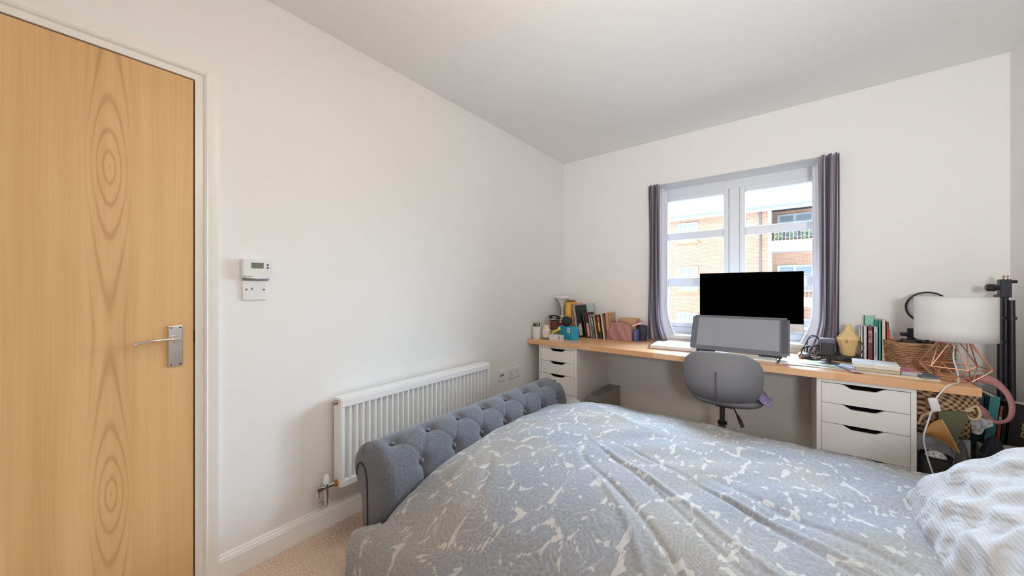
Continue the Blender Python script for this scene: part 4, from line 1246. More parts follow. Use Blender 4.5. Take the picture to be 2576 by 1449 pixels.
book('tan paperback between the slate blue and green ones', 0.458, -0.232, 0.017, 0.15, 0.205, (204, 172, 138), 9)
book('dark green paperback next to the orange one', 0.478, -0.230, 0.010, 0.15, 0.206, (70, 84, 70), 9)
book('paperback with red, orange and yellow bands down its spine', 0.491, -0.228, 0.026, 0.15, 0.208, (60, 56, 54), 9,
     extra=[(0.1, 0.85, 0.72, 0.92, (216, 84, 60)), (0.1, 0.7, 0.30, 0.70, (226, 170, 60))])
book('cream paperback left of the two brown ones', 0.521, -0.220, 0.018, 0.15, 0.218, (228, 214, 196), 8)
book('dark brown book next to the cream paperback', 0.539, -0.215, 0.014, 0.16, 0.224, (124, 84, 62), 7)
book('light tan wooden-toned book at the right end of the leaning row', 0.550, -0.205, 0.034, 0.15, 0.226, (196, 150, 116), 6)

kb_ = tag(put('kraft_box', MB().box(0.620, -0.115, DH, 0.770, -0.015, 0.912, 0.002, 1), simple('kraft_card', srgb(204, 164, 124), 0.8)), 'light brown kraft box behind the mauve pouch', 'box')
po = thing('handbag', 'soft mauve leather pouch lying in front of the books', 'handbag', (0.636, -0.195, DH))
def pouch(u, v, sg):
    a, b = 2 * u - 1, v
    w_ = 0.134 * (1 - 0.05 * b) * (0.93 + 0.07 * sin(pi * min(1, b + 0.25)))
    e = max(0, 1 - abs(a) ** 5)
    top = 0.150 - 0.045 * abs(a) ** 4
    th_ = (0.036 * (1 - b) ** 0.5 * (0.7 + 0.3 * sin(pi * b)) + 0.003) * (0.06 + 0.94 * e ** 0.5)
    x = 0.636 + w_ * a
    y = -0.195 + sg * th_ - 0.010 * a + 0.02 * b + 0.004 * sin(a * 9 + b * 6)
    z = DH + 0.002 + top * b + 0.003 * sin(a * 6)*b
    return (x, y, z)
m = MB()
for sg_ in (-1, 1): m.grid(lambda u, v, q=sg_: pouch(u, v, q), 40, 20)
bmesh.ops.remove_doubles(m.bm, verts=m.bm.verts, dist=0.0005)
bmesh.ops.holes_fill(m.bm, edges=[e for e in m.bm.edges if e.is_boundary], sides=0)
put('pouch_body', m, simple('mauve_leather', srgb(170, 124, 120), 0.45, var=0.08, bump=0.1), po, smooth='auto')
put('zip', MB().tube(smooth_path([pouch(k / 10, 1.0, 0) for k in range(1, 10)], 3), 0.0035, 6), flat(70, 52, 52), po, smooth=True)
put('zip_pull', MB().box(0.632, -0.196, DH + 0.150, 0.640, -0.190, DH + 0.160), flat(214, 178, 160), po)
nb = thing('waste_bin', 'small dark navy bin at the right of the mauve pouch', 'bin', (0.820, -0.090, DH))
put('bin_body', MB().lathe([(0.036, 0), (0.045, 0.125), (0.042, 0.125), (0.034, 0.005), (0, 0.005)], (0.812, -0.095, DH), 28), simple('navy_plastic', srgb(44, 44, 60), 0.5), nb, smooth='auto')
book('blue pocket book standing between the mauve pouch and the navy bin', 0.772, -0.190, 0.030, 0.06, 0.098, (78, 96, 148), 0, group='small books by the curtain', extra=[(0.5, 0.9, 0.1, 0.9, (116, 130, 170))])
pk = thing('pink_notebook', 'red and pink notebook tilted on top of the navy bin', 'notebook', (0.775, -0.105, 0.862), rot=(R(4), R(-24), R(10)))
put('cover', MB().box(-0.035, -0.04, 0, 0.052, 0.04, 0.016, 0.001, 1), mat_splash('red_pink_cover', [srgb(196, 74, 70), srgb(214, 100, 92), srgb(178, 60, 110)], 20.0), pk, local=True)
put('pages', MB().box(-0.034, -0.042, 0.003, 0.050, -0.0395, 0.013), flat(236, 222, 214), pk, local=True)

# ------------------------------------------------------------------ right group on the desk
orn = thing('wooden_ornament', 'pale wooden onion-shaped ornament with a slim neck by the right curtain', 'ornament', (2.078, -0.150, DH + 0.032))
put('ornament_body', MB().lathe([(0.032, 0), (0.036, 0.02), (0.040, 0.045), (0.052, 0.085), (0.055, 0.098), (0.050, 0.110), (0.036, 0.130), (0.022, 0.150), (0.014, 0.172), (0.012, 0.188), (0, 0.190)], (2.078, -0.150, DH + 0.032), 8),
    simple('pale_wood', srgb(232, 200, 142), 0.5, var=0.12, scale=20), orn)
put('keyhole', MB().ball((2.066, -0.1995, DH + 0.122), 0.006, 0.002, 0.012), flat(168, 148, 118), orn, smooth=True)
tag(put('router', MB().box(1.975, -0.215, DH, 2.140, -0.070, DH + 0.031, 0.006, 2), M_black), 'flat black box under the wooden onion-shaped ornament', 'router')
wc = thing('desk_webcam', 'chunky black device on a round based stand behind the papers', 'webcam', (1.975, -0.345, DH))
put('base_disc', MB().lathe([(0.052, 0.002), (0.052, 0.006), (0.040, 0.009), (0.0, 0.010)], (1.975, -0.345, DH), 32), M_black, wc, smooth='auto')
put('stem', MB().lathe([(0.010, 0.008), (0.010, 0.06)], (1.975, -0.345, DH), 16), M_black, wc, smooth='auto')
put('body', MB().box(1.938, -0.375, DH + 0.048, 1.998, -0.325, DH + 0.128, 0.010, 3), simple('ridged_black', srgb(48, 46, 46), 0.6, var=0.3, scale=90), wc, smooth='auto')
put('top_cap', MB().box(1.934, -0.378, DH + 0.122, 2.002, -0.322, DH + 0.148, 0.004, 2), flat(96, 96, 108), wc, smooth='auto')
cb_ = thing('cable_tangle', 'tangle of thin black cables in loops between tablet and webcam', 'cables', (1.91, -0.26, DH))
for k in range(9):
    rr = random.Random(40 + k)
    cx, cy = 1.885 + rr.random() * 0.045, -0.285 + rr.random() * 0.07
    hz = 0.07 + rr.random() * 0.085 if k < 6 else 0.03
    wx = 0.025 + rr.random() * 0.030
    pts = []
    for q in range(9):
        a = 2 * pi * q / 9 + rr.random() * 0.3
        pts.append((cx + wx * cos(a) * (1 + 0.2 * rr.random()) + 0.01, cy + 0.03 * sin(a + k), DH + 0.004 + hz * (0.5 + 0.5 * sin(a))))
    put('cable', MB().tube(smooth_path(pts, 6, True), 0.0026, 6, closed=True), M_black if k % 3 else flat(40, 58, 84), cb_, smooth=True)
put('cable', MB().tube(smooth_path([(1.84, -0.30, DH + 0.01), (1.87, -0.29, DH + 0.09), (1.90, -0.27, DH + 0.15), (1.94, -0.25, DH + 0.13), (1.97, -0.22, DH + 0.06), (2.03, -0.24, DH + 0.006)], 7), 0.0028, 6), M_black, cb_, smooth=True)
hoop = MB().tube(smooth_path([(2.06, -0.25, DH + 0.006), (2.11, -0.235, DH + 0.04), (2.135, -0.22, DH + 0.09), (2.125, -0.215, DH + 0.122), (2.115, -0.205, DH + 0.127)], 7), 0.003, 6)
put('cable', hoop, M_black, cb_, smooth=True)
mou = tag(put('grey_mouse', MB().ball((1.868, -0.215, DH + 0.018), 0.034, 0.05, 0.018), flat(176, 160, 150), smooth=True), 'beige-grey computer mouse behind the cable tangle', 'mouse')
def sheet(name, label, cx, cy, wx, wy, rz, z, mat, cat='paper'):
    t = MB().grid(lambda u, v: (wx * (u - 0.5), wy * (v - 0.5), 0.002 + 0.002 * sin(u * 5 + v * 3)), 10, 10)
    o = put(name, t, mat, local=True, solid=0.0006)
    o.location = (cx, cy, z); o.rotation_euler = (0, 0, rz)
    return tag(o, label, cat)
sheet('paper_sheet', 'plain white sheet of paper along the front of the desk beside the tablet', 1.885, -0.455, 0.30, 0.15, R(8), DH, flat(240, 242, 246))
sheet('map_leaflet', 'pale blue and white leaflet under the webcam stand', 1.960, -0.395, 0.22, 0.17, R(-12), DH + 0.0015, mat_splash('blue_map_print', [srgb(120, 184, 214), srgb(206, 226, 236), srgb(214, 226, 150), srgb(232, 238, 242)], 14.0))
sheet('blue_leaflet', 'folded sky blue leaflet poking out between the leaflet and magazines', 2.045, -0.425, 0.08, 0.13, R(20), DH + 0.003, mat_splash('sky_blue_print', [srgb(110, 170, 206), srgb(180, 210, 228)], 20.0))
sheet('striped_leaflet', 'white leaflet with pink print against the stack of magazines', 2.055, -0.50, 0.05, 0.17, R(14), DH + 0.0045, mat_splash('pink_stripe_print', [srgb(236, 236, 244), srgb(226, 190, 204), srgb(206, 216, 240)], 40.0))

def flatbook(name, label, cx, cy, wx, wy, z0, h_, rz, cm, page=(226, 220, 206), cat='book', group='stacked books and magazines by the lamp'):
    t = thing(name, label, cat, (cx, cy, z0), rot=(0, 0, rz), group=group)
    put('cover', MB().box(-wx / 2, -wy / 2, h_ - 0.0015, wx / 2, wy / 2, h_).box(-wx / 2, -wy / 2, 0, wx / 2, wy / 2, 0.0015).box(-wx / 2, wy / 2 - 0.0015, 0, wx / 2, wy / 2, h_), cm, t, local=True)
    put('pages', MB().box(-wx / 2 + 0.003, -wy / 2 + 0.003, 0.0014, wx / 2 - 0.003, wy / 2 - 0.0015, h_ - 0.0014), flat(*page), t, local=True)
    return t
flatbook('magazine', 'flat cream magazine at the bottom of the stack by the lamp', 2.215, -0.475, 0.29, 0.16, DH, 0.009, R(-3), flat(216, 206, 188))
flatbook('book', 'grey blue hardback in the middle of the stack by the lamp', 2.155, -0.470, 0.165, 0.150, DH + 0.009, 0.020, R(-6), flat(96, 108, 122), (200, 184, 150))
flatbook('notebook', 'white patterned notebook on top of the stack in front of the books', 2.150, -0.455, 0.170, 0.180, DH + 0.029, 0.018, R(-4), mat_splash('blue_line_print', [srgb(178, 196, 216), srgb(238, 240, 244), srgb(240, 242, 246)], 22.0))
flatbook('notebook', 'pink, purple and orange covered notebook between the stack and the lamp', 2.265, -0.455, 0.075, 0.145, DH + 0.009, 0.018, R(3), mat_splash('pink_purple_print', [srgb(112, 110, 176), srgb(206, 96, 150), srgb(226, 150, 130), srgb(150, 170, 210)], 26.0), (190, 196, 204))
flatbook('notebook', 'dark blue notebook underneath at the foot of the copper lamp', 2.315, -0.500, 0.06, 0.13, DH + 0.009, 0.010, R(6), flat(90, 98, 116), (120, 130, 140))

gr = 'upright books beside the wicker basket'
book('narrow white book furthest left in the row beside the basket', 2.128, -0.170, 0.011, 0.12, 0.214, (222, 220, 220), 0, group=gr)
book('second narrow white book in the row beside the basket', 2.140, -0.170, 0.017, 0.12, 0.216, (208, 210, 214), 0, group=gr)
mb_ = book('maroon book with pale lettering down its spine', 2.158, -0.172, 0.023, 0.13, 0.216, (120, 56, 58), 0, group=gr)
book('pale grey-blue book with dark lettering beside the maroon one', 2.182, -0.172, 0.020, 0.13, 0.214, (190, 204, 206), 0, group=gr, extra=[(0.35, 0.6, 0.2, 0.85, (120, 134, 140))])
book('slim bright teal book in the row beside the basket', 2.203, -0.172, 0.012, 0.13, 0.250, (60, 166, 158), 0, group=gr)
book('tall pale teal book standing behind the maroon and grey ones', 2.160, -0.040, 0.045, 0.030, 0.275, (150, 206, 190), 0, group=gr)
book('cream book right of the slim teal one', 2.216, -0.172, 0.018, 0.13, 0.258, (222, 208, 190), 0, group=gr)
book('rust red notebook with elastic tab at the right end beside the basket', 2.235, -0.172, 0.010, 0.13, 0.246, (176, 76, 50), 0, group=gr, extra=[(0.3, 1.6, 0.6, 0.82, (190, 70, 44))])
def text(name, s_, size, mat, parent, loc, rot, local=True):
    c = bpy.data.curves.new(name, 'FONT'); c.body = s_; c.size = size; c.align_x = 'CENTER'; c.align_y = 'CENTER'; c.extrude = 0.0003
    o = bpy.data.objects.new(name, c); COL.objects.link(o)
    me = bpy.data.meshes.new_from_object(o)
    bpy.data.objects.remove(o)
    o = bpy.data.objects.new(name, me); COL.objects.link(o)
    me.materials.clear(); me.materials.append(mat)
    o.parent = parent; o.location = loc; o.rotation_euler = rot
    return o
text('lettering', 'BETTER', 0.021, flat(222, 200, 196), mb_, (0.0115, -0.0008, 0.155), (R(90), R(90), 0))

text('lettering', 'Danfoss', 0.0085, flat(120, 120, 122), th, (0.0302, -2.651 + 2.617, 1.2235 - 1.212), (R(90), 0, R(90)))

# wicker basket with odds and ends
BKX, BKY, BKR = 2.352, -0.185, R(14)
bs = thing('wicker_basket', 'brown wicker basket behind the copper lamp', 'basket', (BKX, BKY, DH), rot=(0, 0, BKR))
m = MB()
def bask(u, v, inset=0.0):
    a = 2 * pi * u
    n = 6.0
    k = (abs(cos(a)) ** n + abs(sin(a)) ** n) ** (-1 / n)
    s_ = 0.94 + 0.06 * v
    return ((0.118 - inset) * s_ * k * cos(a), (0.088 - inset) * s_ * k * sin(a), 0.135 * v)
m.grid(lambda u, v: bask(u, v), 96, 10)
bmesh.ops.remove_doubles(m.bm, verts=m.bm.verts, dist=0.0003)
put('woven_side', m, M_wicker, bs, smooth='auto', local=True, solid=0.006)
wv_ = MB()
for r_ in range(11):
    z = 0.006 + r_ * 0.0122
    pts = []
    for q in range(120):
        x, y, _ = bask(q / 120, z / 0.135)
        o_ = 0.0028 * sin(q * 2 * pi * 15 / 120 * 2 + (r_ % 2) * pi)
        L_ = sqrt(x * x + y * y)
        pts.append((x + x / L_ * (0.003 + o_), y + y / L_ * (0.003 + o_), z))
    wv_.tube(pts, 0.0040, 6, closed=True)
put('weave', wv_, M_willow, bs, smooth=True, local=True)
put('rim', MB().tube([tuple(Vector(bask(q / 60, 1)) + Vector((0, 0, 0.002))) for q in range(60)], 0.008, 8, closed=True), M_willow, bs, smooth=True, local=True)
put('basket_bottom', MB().box(-0.105, -0.078, 0.001, 0.105, 0.078, 0.006), M_wicker, bs, local=True)
rl_ = thing('ring_light', 'black ring light standing in the wicker basket behind the lampshade', 'ring light', (2.395, -0.16, DH + 0.01))
put('ring', MB().tube([(2.395 + 0.082 * cos(q * pi / 20), -0.16 + 0.01 * cos(q * pi / 20), 1.068 + 0.082 * sin(q * pi / 20)) for q in range(40)], 0.006, 8, closed=True), M_black, rl_, smooth=True)
put('diffuser', MB().tube([(2.395 + 0.074 * cos(q * pi / 20), -0.162 + 0.01 * cos(q * pi / 20), 1.068 + 0.074 * sin(q * pi / 20)) for q in range(40)], 0.005, 8, closed=True), flat(190, 190, 196), rl_, smooth=True)
put('stem', MB().tube([(2.395, -0.16, DH + 0.01), (2.395, -0.16, 0.99)], 0.007, 8), M_black, rl_, smooth='auto')
put('phone_clamp', MB().box(2.315, -0.20, 0.86, 2.345, -0.17, 0.95, 0.004, 1).box(2.285, -0.205, 0.905, 2.320, -0.185, 0.925, 0.004, 1), M_black, rl_)
tag(put('black_case', MB().box(2.285, -0.235, 0.845, 2.345, -0.195, 0.892, 0.006, 2).tube(smooth_path([(2.34, -0.22, 0.888), (2.37, -0.235, 0.882), (2.395, -0.245, 0.865)], 5), 0.007, 8), M_black), 'small black camera case poking out of the wicker basket', 'case')

# copper wire lamp
LX, LY = 2.418, -0.462
lp = thing('table_lamp', 'table lamp with white drum shade on a copper wire diamond base', 'lamp', (LX, LY, DH))
cr_ = 0.0026
levels = [(0.062, DH + 0.003, 0.0), (0.112, DH + 0.066, 0.5), (0.045, DH + 0.200, 0.0)]
rings = []
nk = 6
for (rr, zz, of) in levels:
    rings.append([Vector((LX + rr * cos(2 * pi * (k + of) / nk + 0.15), LY + rr * sin(2 * pi * (k + of) / nk + 0.15), zz)) for k in range(nk)])
wr = MB()
for q in (0, 1, 2):
    for k in range(nk): wr.tube([rings[q][k], rings[q][(k + 1) % nk]], cr_, 8)
for k in range(nk):
    wr.tube([rings[0][k], rings[1][k]], cr_, 8); wr.tube([rings[0][k], rings[1][k - 1]], cr_, 8)
    wr.tube([rings[2][k], rings[1][k]], cr_, 8); wr.tube([rings[2][k], rings[1][k - 1]], cr_, 8)
    wr.tube([rings[2][k], Vector((LX, LY, DH + 0.203))], cr_, 8)
put('wire_base', wr, M_copper, lp, smooth='auto')
put('socket', MB().lathe([(0.006, 0.165), (0.012, 0.172), (0.019, 0.180), (0.020, 0.235)], (LX, LY, DH), 24), M_plast, lp, smooth='auto')
put('bulb', MB().ball((LX, LY, DH + 0.275), 0.030), simple('opal_glass', (0.82, 0.82, 0.80, 1), 0.3), lp, smooth=True)
def shade(u, v):
    a = 2 * pi * u
    return (LX + 0.128 * cos(a), LY + 0.128 * sin(a), 0.924 + 0.208 * v)
m = MB().grid(shade, 72, 4)
bmesh.ops.remove_doubles(m.bm, verts=m.bm.verts, dist=0.0002)
sh_ = NT('white_shade_fabric')
sh_.p.inputs['Base Color'].default_value = (0.86, 0.86, 0.85, 1)
sh_.p.inputs['Roughness'].default_value = 0.9
_tc = sh_.n('ShaderNodeTexCoord'); _nz = sh_.n('ShaderNodeTexNoise', i_Scale=300.0)
sh_.l(_tc.outputs['Object'], _nz.inputs['Vector']); sh_.bump(_nz.outputs['Fac'], 0.1)
_d = sh_.t.nodes.new('ShaderNodeBsdfTranslucent'); _d.inputs[0].default_value = (0.9, 0.88, 0.84, 1)
_mx = sh_.t.nodes.new('ShaderNodeMixShader'); _mx.inputs[0].default_value = 0.25
sh_.l(sh_.p.outputs[0], _mx.inputs[1]); sh_.l(_d.outputs[0], _mx.inputs[2]); sh_.l(_mx.outputs[0], sh_.t.nodes['Material Output'].inputs['Surface'])
put('lamp_shade', m, sh_.m, lp, smooth=True, solid=0.0015)
spd = MB()
for k in range(3):
    a = 2 * pi * k / 3
    spd.tube([(LX, LY, DH + 0.225), (LX + 0.127 * cos(a), LY + 0.127 * sin(a), DH + 0.215)], 0.0015, 6)
put('shade_spider', spd, M_chrome, lp)
cord = [(LX, LY, DH + 0.165), (LX - 0.004, LY - 0.01, DH + 0.10), (LX + 0.0, LY - 0.045, DH + 0.045), (LX - 0.012, LY - 0.10, DH + 0.006), (2.375, -0.62, DH + 0.005), (2.352, -0.640, DH - 0.008), (2.334, -0.645, DH - 0.040), (2.322, -0.645, 0.668)]
put('cord', MB().tube(smooth_path(cord, 8), 0.0032, 8), M_plast, lp, smooth=True)
sw_ = MB().box(-0.015, -0.009, -0.030, 0.015, 0.009, 0.030, 0.005, 3).rot(R(-12), 'Y').move((2.316, -0.648, 0.640))
put('inline_switch', sw_, M_plast, lp, smooth='auto')
put('cord', MB().tube(smooth_path([(2.309, -0.648, 0.612), (2.298, -0.648, 0.56), (2.284, -0.65, 0.485), (2.290, -0.65, 0.42), (2.305, -0.655, 0.345), (2.320, -0.66, 0.29), (2.34, -0.66, 0.22), (2.36, -0.66, 0.02)], 8), 0.0032, 8), M_plast, lp, smooth=True)

# ------------------------------------------------------------------ light stand in the corner
SX, SY = 2.632, -0.235
ls = thing('light_stand', 'folded black tripod light stand in the right corner', 'tripod', (SX, SY, 0))
M_std = simple('black_aluminium', (0.022, 0.022, 0.027, 1), 0.4, 0.2)
put('clamp_head', MB().box(SX - 0.019, SY - 0.016, 1.128, SX + 0.017, SY + 0.018, 1.218, 0.002, 1), M_std, ls)
put('spigot', MB().lathe([(0.009, 0), (0.009, 0.014), (0.010, 0.016), (0.010, 0.020)], (SX + 0.002, SY, 1.218), 20), simple('bronze_stud', (0.62, 0.5, 0.42, 1), 0.35, 0.8), ls, smooth='auto')
kn = MB().tube([(SX - 0.019, SY - 0.008, 1.176), (SX - 0.030, SY - 0.010, 1.176)], 0.010, 14).tube([(SX - 0.028, SY - 0.010, 1.176), (SX - 0.034, SY - 0.010, 1.176), (SX - 0.056, SY - 0.012, 1.177), (SX - 0.062, SY - 0.012, 1.177)], [0.014, 0.018, 0.018, 0.013], 18)
put('knob', kn, M_std, ls, smooth='auto')
put('knob', MB().tube([(SX + 0.017, SY, 1.206), (SX + 0.036, SY, 1.206)], 0.0075, 14), M_std, ls, smooth='auto')
put('bracket', MB().box(SX - 0.033, SY - 0.014, 1.118, SX - 0.012, SY + 0.010, 1.142, 0.003, 1), flat(70, 68, 70), ls)
put('pole', MB().tube([(SX + 0.004, SY + 0.004, 0.30), (SX + 0.002, SY, 1.13)], 0.010, 16), M_std, ls, smooth='auto')
for k, (ax, ay, bx, by) in enumerate(((-0.016, -0.012, -0.020, -0.020), (0.016, -0.014, 0.022, -0.016), (0.004, 0.020, 0.004, 0.030))):
    put('leg', MB().tube([(SX + bx, SY + by, 0.02), (SX + ax, SY + ay, 1.115 if k else 1.12)], 0.0105, 14), M_std, ls, smooth='auto')
for zz in (1.02, 0.90):
    put('collar', MB().tube([(SX - 0.016, SY - 0.014, zz), (SX - 0.016, SY - 0.014, zz + 0.014)], 0.015, 16), M_std, ls, smooth='auto')
put('collar', MB().tube([(SX + 0.017, SY - 0.014, 1.02), (SX + 0.017, SY - 0.014, 1.034)], 0.015, 16), M_std, ls, smooth='auto')

# ------------------------------------------------------------------ under and beside the right end of the desk
# low storage cube carrying the files beside the desk end
cu = thing('storage_cube', 'off-white storage cube beside the desk end carrying the black files', 'storage cube', (2.60, -0.38, 0))
put('cube_shell', MB().box(2.495, -0.47, 0, 2.700, -0.285, 0.440, 0.003, 1), flat(206, 200, 190), cu)
put('label_tag', MB().box(2.640, -0.473, 0.405, 2.672, -0.470, 0.436), flat(216, 208, 190), cu)
def stand_file(name, label, x, yf, w_, d_, h_, mat, lean=0, cat='file', z=0.441):
    t = thing(name, label, cat, (x, yf, z), rot=(0, R(lean), 0), group='files beside the desk end')
    put('cover', MB().box(0, 0, 0, w_, 0.003, h_).box(0, 0, 0, 0.003, d_, h_).box(w_ - 0.003, 0, 0, w_, d_, h_), mat, t, local=True)
    put('pages', MB().box(0.003, 0.003, 0.004, w_ - 0.003, d_ - 0.004, h_ - 0.005), flat(216, 206, 190), t, local=True)
    return t
f2 = stand_file('black_file', 'wide black file with two rows of yellow lettering beside the wall', 2.588, -0.395, 0.105, 0.10, 0.200, simple('black_card', srgb(20, 19, 22), 0.7), 4)
M_yl = flat(206, 184, 90)
text('lettering', 'CAING', 0.026, M_yl, f2, (0.076, -0.0006, 0.075), (R(90), R(90), 0))
text('lettering', 'SURLF', 0.026, M_yl, f2, (0.046, -0.0006, 0.080), (R(90), R(90), 0))
stand_file('black_book', 'slim black book between the red book and the lettered black file', 2.566, -0.40, 0.018, 0.11, 0.205, simple('black_cloth', srgb(18, 18, 20), 0.8), 4)
rbk = stand_file('red_book', 'slim red book with a small pale figure between teal and black ones', 2.546, -0.42, 0.018, 0.13, 0.185, simple('red_cover', srgb(150, 52, 42), 0.5), 4)
put('spine_label', MB().box(0.003, -0.0006, 0.118, 0.015, 0, 0.135), flat(176, 170, 150), rbk, local=True)
stand_file('teal_box_file', 'teal box file leaning beside the slim red book', 2.508, -0.44, 0.036, 0.15, 0.230, simple('teal_card', srgb(52, 118, 122), 0.55), 5)
stand_file('dark_teal_file', 'dark teal folder standing left of the brighter teal box file', 2.466, -0.42, 0.042, 0.30, 0.262, simple('dark_teal_card', srgb(30, 56, 66), 0.6), 3, z=0.40)
tag(put('storage_carton', MB().box(2.465, -0.425, 0, 2.492, -0.10, 0.3995), flat(70, 66, 64)), 'dark carton under the dark teal folder', 'box')

# white appliance box
ap = thing('white_carton_box', 'tall white carton with a dark dot low under the right desk end', 'box', (2.36, -0.40, 0))
put('carton', MB().box(2.280, -0.505, 0, 2.458, -0.28, 0.462, 0.002, 1), flat(206, 208, 212), ap)
put('logo_dot', MB().lathe([(0.0065, 0), (0.0065, 0.0008)], n=16).rot(R(90), 'X').move((2.402, -0.505, 0.415)), flat(60, 60, 64), ap)
ms = MB()
for k in range(9): ms.box(2.399, -0.5058, 0.395 - k * 0.012, 2.405 - 0.001 * (k % 3), -0.505, 0.402 - k * 0.012)
put('small_print', ms, flat(150, 150, 154), ap)
# straw hat / crochet bag wedged above the carton
st_ = thing('straw_bag', 'woven straw bag with scalloped cream rope edge stuffed under the desk end', 'bag', (2.37, -0.50, 0.464))
def straw(u, v):
    a = pi * (u * 1.0)
    x = 2.284 + 0.185 * u
    z = 0.545 + 0.035 * u + (0.140 - 0.028 * u) * v
    y = -0.545 - 0.030 * sin(pi * v) * sin(pi * u) + 0.02 * (u - 0.5) ** 2
    return (x, y, z)
put('crochet_panel', MB().grid(straw, 40, 24), M_straw, st_, smooth=True, solid=0.010)
put('bag_body', MB().box(2.288, -0.530, 0.466, 2.455, -0.38, 0.664, 0.02, 3), M_straw, st_, smooth='auto')
rp = [(2.284, -0.560, 0.515), (2.296, -0.568, 0.560), (2.320, -0.570, 0.580), (2.345, -0.572, 0.596), (2.39, -0.572, 0.600), (2.43, -0.570, 0.612), (2.452, -0.565, 0.622)]
put('rope_edge', MB().tube(smooth_path(rp, 8), 0.006, 8), flat(206, 180, 148), st_, smooth=True)
lp_ = [(2.425, -0.572, 0.610), (2.430, -0.578, 0.590), (2.446, -0.580, 0.580), (2.462, -0.578, 0.592), (2.466, -0.572, 0.615), (2.458, -0.566, 0.640), (2.440, -0.566, 0.625)]
put('rope_loop', MB().tube(smooth_path(lp_, 6, True), 0.0055, 8, closed=True), flat(206, 186, 156), st_, smooth=True)
tf = thing('tan_leather_hat', 'tan leather flap hanging to a point over the white carton', 'leather flap', (2.34, -0.60, 0.42))
def flap(u, v):
    top = Vector((2.290 + 0.058 * u, -0.600, 0.480 + 0.085 * u + 0.02 * sin(pi * u)))
    L0 = Vector((2.276, -0.592, 0.482)); L1 = Vector((2.400, -0.606, 0.424))
    bot = L0.lerp(L1, u) + Vector((0, 0, 0.018 * sin(pi * u)))
    p = top.lerp(bot, v)
    p.y -= 0.012 * sin(pi * v)
    return tuple(p)
put('flap', MB().grid(lambda u, v: flap(u, v), 24, 12), simple('tan_leather', srgb(178, 128, 70), 0.6, var=0.12), tf, smooth=True, solid=0.003)
e_ = [flap(1.0, k / 8) for k in range(9)]
put('edge_trim', MB().tube(smooth_path(e_, 4), 0.0035, 8), flat(204, 160, 104), tf, smooth=True)
put('edge_trim', MB().tube(smooth_path([flap(k / 10, 1.0) for k in range(11)], 4), 0.003, 8), flat(188, 140, 84), tf, smooth=True)
ol = [(2.340, 0.600), (2.425, 0.612), (2.428, 0.580), (2.395, 0.470), (2.372, 0.462), (2.345, 0.53)]
tag(put('olive_cloth_bag', MB().prism(ol, 'y', -0.592, -0.575), simple('olive_cloth', srgb(104, 104, 82), 0.9)), 'olive green cloth hanging between the tan flap and the straw bag loop', 'cloth')
# white printed paper bag
pb_ = [(2.415, 0.582), (2.425, 0.560), (2.445, 0.556), (2.46, 0.535), (2.462, 0.500), (2.480, 0.494), (2.490, 0.500), (2.500, 0.528), (2.520, 0.542), (2.524, 0.548), (2.523, 0.566), (2.478, 0.575), (2.430, 0.594)]
tag(put('paper_bag', MB().prism(pb_, 'y', -0.500, -0.478), M_news), 'crumpled white printed paper bag draped in front of the dark teal folder', 'paper bag')
# black and grey bags on the floor
def sack(cx, cy, z0, rx, ry, h_, seed):
    rnd = random.Random(seed); p = [rnd.random() * 6 for _ in range(4)]
    def f(u, v):
        a = 2 * pi * u
        t_ = sin(pi * min(0.999, 0.04 + 0.96 * v)) ** 0.45 if v > 0.5 else 1.0
        k = 1 + 0.08 * sin(3 * a + p[0] + 2 * v) + 0.05 * sin(7 * a + p[1] - 3 * v)
        return (cx + rx * k * t_ * cos(a), cy + ry * k * t_ * sin(a), z0 + h_ * v + 0.008 * sin(4 * a + p[2]))
    return MB().grid(f, 48, 20)
bk_ = thing('black_rucksack', 'slumped dark navy rucksack in front of the black files', 'bag', (2.52, -0.56, 0))
put('rucksack_body', sack(2.505, -0.570, 0.0, 0.052, 0.055, 0.515, 5), simple('navy_nylon', srgb(26, 28, 38), 0.8, var=0.2), bk_, smooth=True)
put('strap', MB().tube(smooth_path([(2.45, -0.628, 0.45), (2.49, -0.632, 0.40), (2.54, -0.628, 0.30)], 6), 0.006, 6), flat(36, 38, 48), bk_, smooth=True)
gy = thing('grey_bag', 'grey cloth bag between the white carton and the navy rucksack', 'bag', (2.44, -0.57, 0))
put('bag_body', sack(2.414, -0.575, 0.0, 0.026, 0.045, 0.475, 8), simple('grey_cloth', srgb(96, 94, 96), 0.9), gy, smooth=True)
# clear plastic tub with cables
M_smoke = NT('clear_plastic')
_tr = M_smoke.t.nodes.new('ShaderNodeBsdfTransparent'); _tr.inputs[0].default_value = (0.75, 0.78, 0.76, 1)
_gl = M_smoke.t.nodes.new('ShaderNodeBsdfGlossy'); _gl.inputs['Roughness'].default_value = 0.1
_m2 = M_smoke.t.nodes.new('ShaderNodeMixShader'); _m2.inputs[0].default_value = 0.15
M_smoke.l(_tr.outputs[0], _m2.inputs[1]); M_smoke.l(_gl.outputs[0], _m2.inputs[2]); M_smoke.l(_m2.outputs[0], M_smoke.t.nodes['Material Output'].inputs['Surface'])
tubo = thing('wastepaper_basket', 'dark mesh wastepaper basket full of rubbish beside the drawer unit', 'bin', (2.33, -0.585, 0))
put('bin_body', MB().lathe([(0.045, 0), (0.052, 0.385), (0.050, 0.385), (0.043, 0.004), (0, 0.004)], (2.333, -0.578, 0), 36), simple('dark_mesh', srgb(66, 68, 64), 0.5, 0.3, var=0.4, scale=80), tubo, smooth='auto')
put('rim', MB().tube([(2.333 + 0.052 * cos(q * pi / 16), -0.578 + 0.052 * sin(q * pi / 16), 0.386) for q in range(32)], 0.004, 8, closed=True), M_black, tubo, smooth=True)
